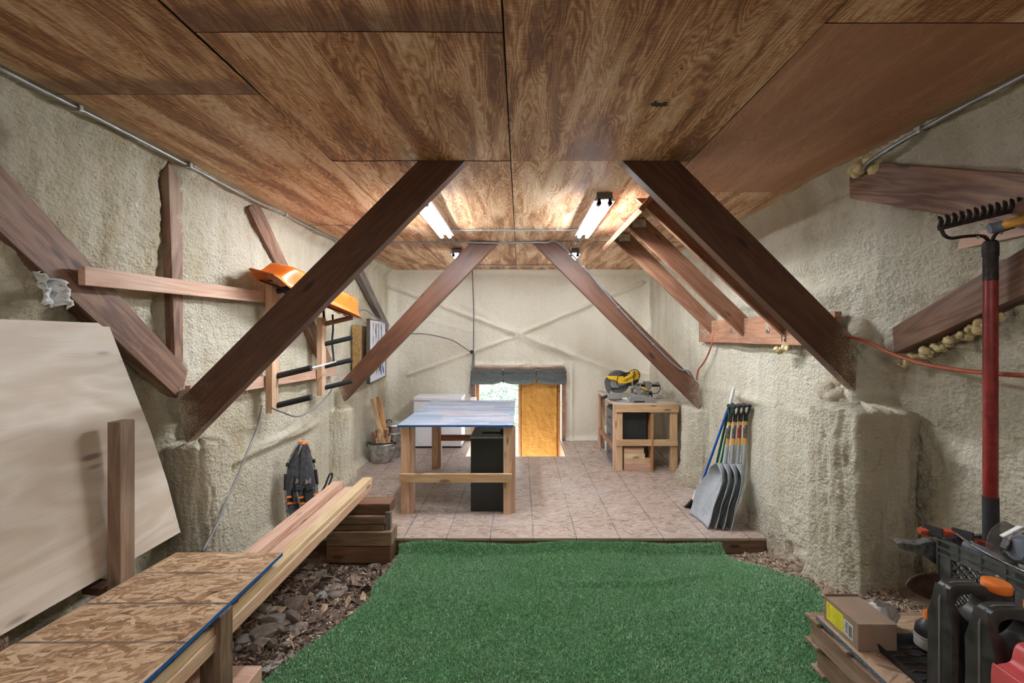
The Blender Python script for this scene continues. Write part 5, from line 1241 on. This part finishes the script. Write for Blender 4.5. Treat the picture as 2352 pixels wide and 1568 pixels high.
# things in and around the crate
rd = thing('saw_sheath', 'long red plastic sheath with two black straps lying on the crate rim', 'sheath', (2.1, 2.05, CT))
sp_ = [P(2112, 1219, 2.09), P(2135, 1218, 2.09), P(2170, 1221, 2.07), P(2205, 1228, 2.04), P(2245, 1243, 2.0), P(2275, 1254, 1.96)]
m = MB(); sp2 = smooth_path(sp_, 4); n = len(sp2)
for i, p in enumerate(sp2):
    w = .028*(.55+.45*sst(0, .15, i/n)); m.v += [p+V((0, -w*.4, -w*.9)), p+V((0, -w*.6, w*.25)), p+V((0, .0, w*.55)), p+V((0, w, w*.3)), p+V((0, w, -w*.6))]
for i in range(n-1):
    for k in range(5): m.f.append([i*5+k, i*5+(k+1) % 5, (i+1)*5+(k+1) % 5, (i+1)*5+k]); m.mi.append(0)
m.f += [[0, 1, 2, 3, 4], [(n-1)*5+k for k in range(5)]]; m.mi += [0, 0]
obj('sheath', m, redPl, rd)
for a in (P(2146, 1219, 2.065), P(2216, 1228, 2.02)):
    obj('strap', MB().box(a+V((0, .01, -.004)), (.022, .075, .046), Matrix.Rotation(.6, 3, 'Z') @ Matrix.Rotation(.25, 3, 'Y')), blkpl, rd, bevel=.004); obj('buckle', MB().box(a+V((.012, -.03, -.02)), (.024, .012, .01)), steel, rd, bevel=.002)
tag(obj('bent_rod', MB().tube(smooth_path([P(2196, 1225, 2.0), P(2240, 1255, 1.93), P(2300, 1287, 1.84), P(2360, 1315, 1.74), P(2420, 1345, 1.66)]), .006, 8), steel, smooth=True), 'thin shiny rod lying over the crate from the red sheath', 'rod')
tag(obj('tool_handle', MB().tube([P(2213, 1250, 1.98), P(2260, 1268, 1.92), P(2320, 1300, 1.84)], [.024, .026, .024], 14), slate, smooth=True), 'blue-grey round tool handle inside the crate under the shiny rod', 'tool')
hl = thing('safety_visor', 'smoked face visor with grey ear cups lying on the crate', 'visor', (2.2, 1.75, CT))
vp = [P(2265, 1262, 1.86), P(2268, 1235, 1.86), P(2280, 1212, 1.87), P(2305, 1197, 1.88), P(2325, 1205, 1.88), P(2362, 1225, 1.86), P(2375, 1250, 1.84), P(2350, 1290, 1.80), P(2310, 1290, 1.80), P(2285, 1280, 1.83)]
m = MB(); cc = sum(vp, V())/len(vp); ring = smooth_path(vp+vp[:1], 4)[:-1]
for s_ in (1, .66, .33):
    for p in ring: q = cc+(p-cc)*s_; m.v.append(q+V((0, .035*(1-s_*s_), .015*(1-s_*s_))))
m.v.append(cc+V((0, .035, .015))); R_ = len(ring)
for k in range(2):
    for i in range(R_): m.f.append([k*R_+i, k*R_+(i+1) % R_, (k+1)*R_+(i+1) % R_, (k+1)*R_+i]); m.mi.append(0)
for i in range(R_): m.f.append([2*R_+i, 2*R_+(i+1) % R_, 3*R_]); m.mi.append(0)
obj('visor', m, clear, hl, smooth='all', solid=.003)
e = P(2352, 1262, 1.74)
obj('ear_cup', MB().lathe([(0, -.045), (.035, -.043), (.05, -.02), (.053, 0), (.05, .02), (.04, .03), (0, .03)], e, 28, 1, 1.15, axis='x'), slate, hl, smooth=True)
obj('bracket', MB().box(P(2312, 1250, 1.76), (.018, .03, .045), Matrix.Rotation(.4, 3, 'Y')), blkpl, hl, bevel=.004)
obj('wire_arm', MB().tube(smooth_path([P(2306, 1268, 1.76), P(2314, 1250, 1.75), P(2325, 1228, 1.75), P(2352, 1212, 1.72)]), .004, 6), steel, hl)
obj('head_band', MB().prism([P(2305, 1233, 1.79), P(2350, 1210, 1.76), P(2365, 1214, 1.76), P(2318, 1245, 1.79)], (0, .02, .0)), whiteP, hl, bevel=.004)
m = MB(); pts = [P(a, b, 2.07) for a, b in ((2061, 1249), (2072, 1246), (2090, 1249), (2110, 1251), (2125, 1246), (2150, 1246), (2160, 1262), (2158, 1295), (2145, 1293), (2120, 1276), (2095, 1268), (2075, 1262))]
tag(obj('rubber_blade_guard', MB().prism(smooth_path(pts+pts[:1], 3)[:-1], (.02, .05, 0)), rubG, bevel=.006), 'worn dark grey pointed rubber guard sticking out behind the crate', 'guard')
pts = [P(a, b, 2.0) for a, b in ((2082, 1343), (2092, 1330), (2110, 1321), (2135, 1318), (2160, 1322), (2160, 1378), (2140, 1378), (2115, 1368), (2095, 1357))]
tag(obj('trowel_blade', MB().prism(smooth_path(pts+pts[:1], 3)[:-1], (0, .008, .004)), brownM, bevel=.002), 'dark brown leaf-shaped metal blade showing left of the rear jerry can', 'blade')
wire('extension_cord', [P(2290, 1322, 1.70), P(2318, 1345, 1.69), P(2326, 1352, 1.68), P(2318, 1358, 1.69), P(2300, 1352, 1.70)], .006, metalC, 'thin grey loop of wire above the front jerry can')
# garden rake and the rail on the wall
rl = tag(board('wall_rail', W(2200, 560, 2.36)+V((0, .05, 0)), V((2.36, 1.2, 2.42)), .075, .04, (-1, 0, 0), pinkM), 'short pink-brown wooden rail on the right wall behind the rake head', 'rail')
rk2 = thing('garden_rake', 'bow rake with a red handle standing head up by the right wall', 'rake', (2.26, 2.02, .30))
RY = 1.99; px = lambda a, b, Y=RY: P(a, b, Y)
obj('handle', MB().tube([px(2275, 640), px(2275, 1170)], .0262, 20), redH, rk2, smooth=True)
obj('grip', MB().tube([px(2275, 1140), px(2276, 1195), px(2276, 1520)], [.0285, .0285, .0285], 20), blkrub, rk2, smooth=True)
obj('socket', MB().tube([px(2275, 553), px(2275, 560), px(2275, 588), px(2275, 590), px(2275, 645)], [.022, .029, .029, .0262, .0265], 20), dkst, rk2, smooth=True)
bowp = [px(2272, 556), px(2262, 544, 1.97), px(2246, 541, 1.96), px(2215, 543, 1.95), px(2185, 547, 1.94), px(2170, 541, 1.94), px(2163, 528, 1.94), px(2162, 520, 1.94)]
obj('bow', MB().tube(smooth_path(bowp), .0075, 8), dkst, rk2, smooth=True)
bowp = [px(2278, 556), px(2285, 540, 1.97), px(2300, 530, 1.96), px(2352, 514, 1.95), px(2392, 500, 1.94), px(2405, 488, 1.94), px(2404, 472, 1.94)]
obj('bow', MB().tube(smooth_path(bowp), .0075, 8), dkst, rk2, smooth=True)
ha, hb = px(2160, 524, 1.94), px(2408, 464, 1.94)
obj('head_bar', MB().prism([ha+V((0, 0, -.010)), hb+V((0, 0, -.010)), hb+V((0, 0, .014)), ha+V((0, 0, .014))], (0, .016, 0)), dkst, rk2, bevel=.004)
for k in range(16):
    p = ha+(hb-ha)*(k/15.3)+V((.004, .008, .006))
    obj('tine', MB().tube(smooth_path([p, p+V((-.012, -.02, .018)), p+V((-.03, -.035, .03)), p+V((-.054, -.05, .036))], 4), [.0095]*6+[.008]*4+[.006, .005, .0045], 8), dkst, rk2, smooth=True)
for a in ((2242, 547), (2255+0, 0)):
    pass
for a in (P(2240, 546, 1.955), P(2293, 536, 1.96)): tag(obj('screw_ring', MB().tube([a+V((.006*math.cos(k*.6), -.012, .006*math.sin(k*.6))) for k in range(11)], .002, 6), steel), 'tiny steel screw eye on the rake bow', 'screw', 'screws at the rake bow')
oh = thing('orange_handled_tool', 'orange tool handle with a dark end lying above the wall rail', 'tool', (2.3, 1.9, 2.42))
a, b = P(2302, 518, 1.93), P(2420, 488, 1.75)
obj('shaft', MB().tube([a, b], .021, 16), woodH, oh, smooth=True); obj('end_cap', MB().tube([P(2272, 526, 1.95), P(2304, 517.5, 1.928)], .024, 16), slate, oh, smooth=True)

# ------------------------------------------------------------------ light and camera
w = bpy.data.worlds.new('World'); C.world = w; w.use_nodes = True
bg = w.node_tree.nodes['Background']; bg.inputs[0].default_value = (.80, .90, 1, 1); bg.inputs[1].default_value = 1.6
su = bpy.data.lights.new('sun', 'SUN'); su.energy = 3; su.angle = math.radians(1); su.color = (1, .95, .86)
so = bpy.data.objects.new('sun', su); COL.objects.link(so); so.rotation_euler = (math.radians(42), 0, math.radians(-25))
po = bpy.data.lights.new('doorway_portal', 'AREA'); po.shape = 'RECTANGLE'; po.size = .85; po.size_y = 2.0; po.cycles.is_portal = True
pob = bpy.data.objects.new('doorway_portal', po); COL.objects.link(pob); pob.location = (-.45, 7.75, .3); pob.rotation_euler = (math.radians(-90), 0, 0)
cam = bpy.data.cameras.new('camera'); cam.sensor_width = 36; cam.lens = F/2352*36; cam.shift_x = (1176-CX)/2352; cam.shift_y = (CY-784)/2352; cam.clip_start = .02
co = bpy.data.objects.new('camera', cam); COL.objects.link(co); co.location = (0, 0, CZ); co.rotation_euler = (math.radians(90), 0, 0)
C.camera = co
vs_ = C.view_settings; vs_.view_transform = 'Standard'; vs_.look = 'None'; vs_.gamma = 1; vs_.use_curve_mapping = False; vs_.exposure = 2.25
C.cycles.use_denoising = True; C.cycles.max_bounces = 6; C.cycles.diffuse_bounces = 4; C.cycles.glossy_bounces = 3; C.cycles.transmission_bounces = 3; C.cycles.transparent_max_bounces = 6; C.cycles.adaptive_threshold = .03; C.cycles.caustics_reflective = False; C.cycles.caustics_refractive = False
C.cycles.sample_clamp_indirect = 6
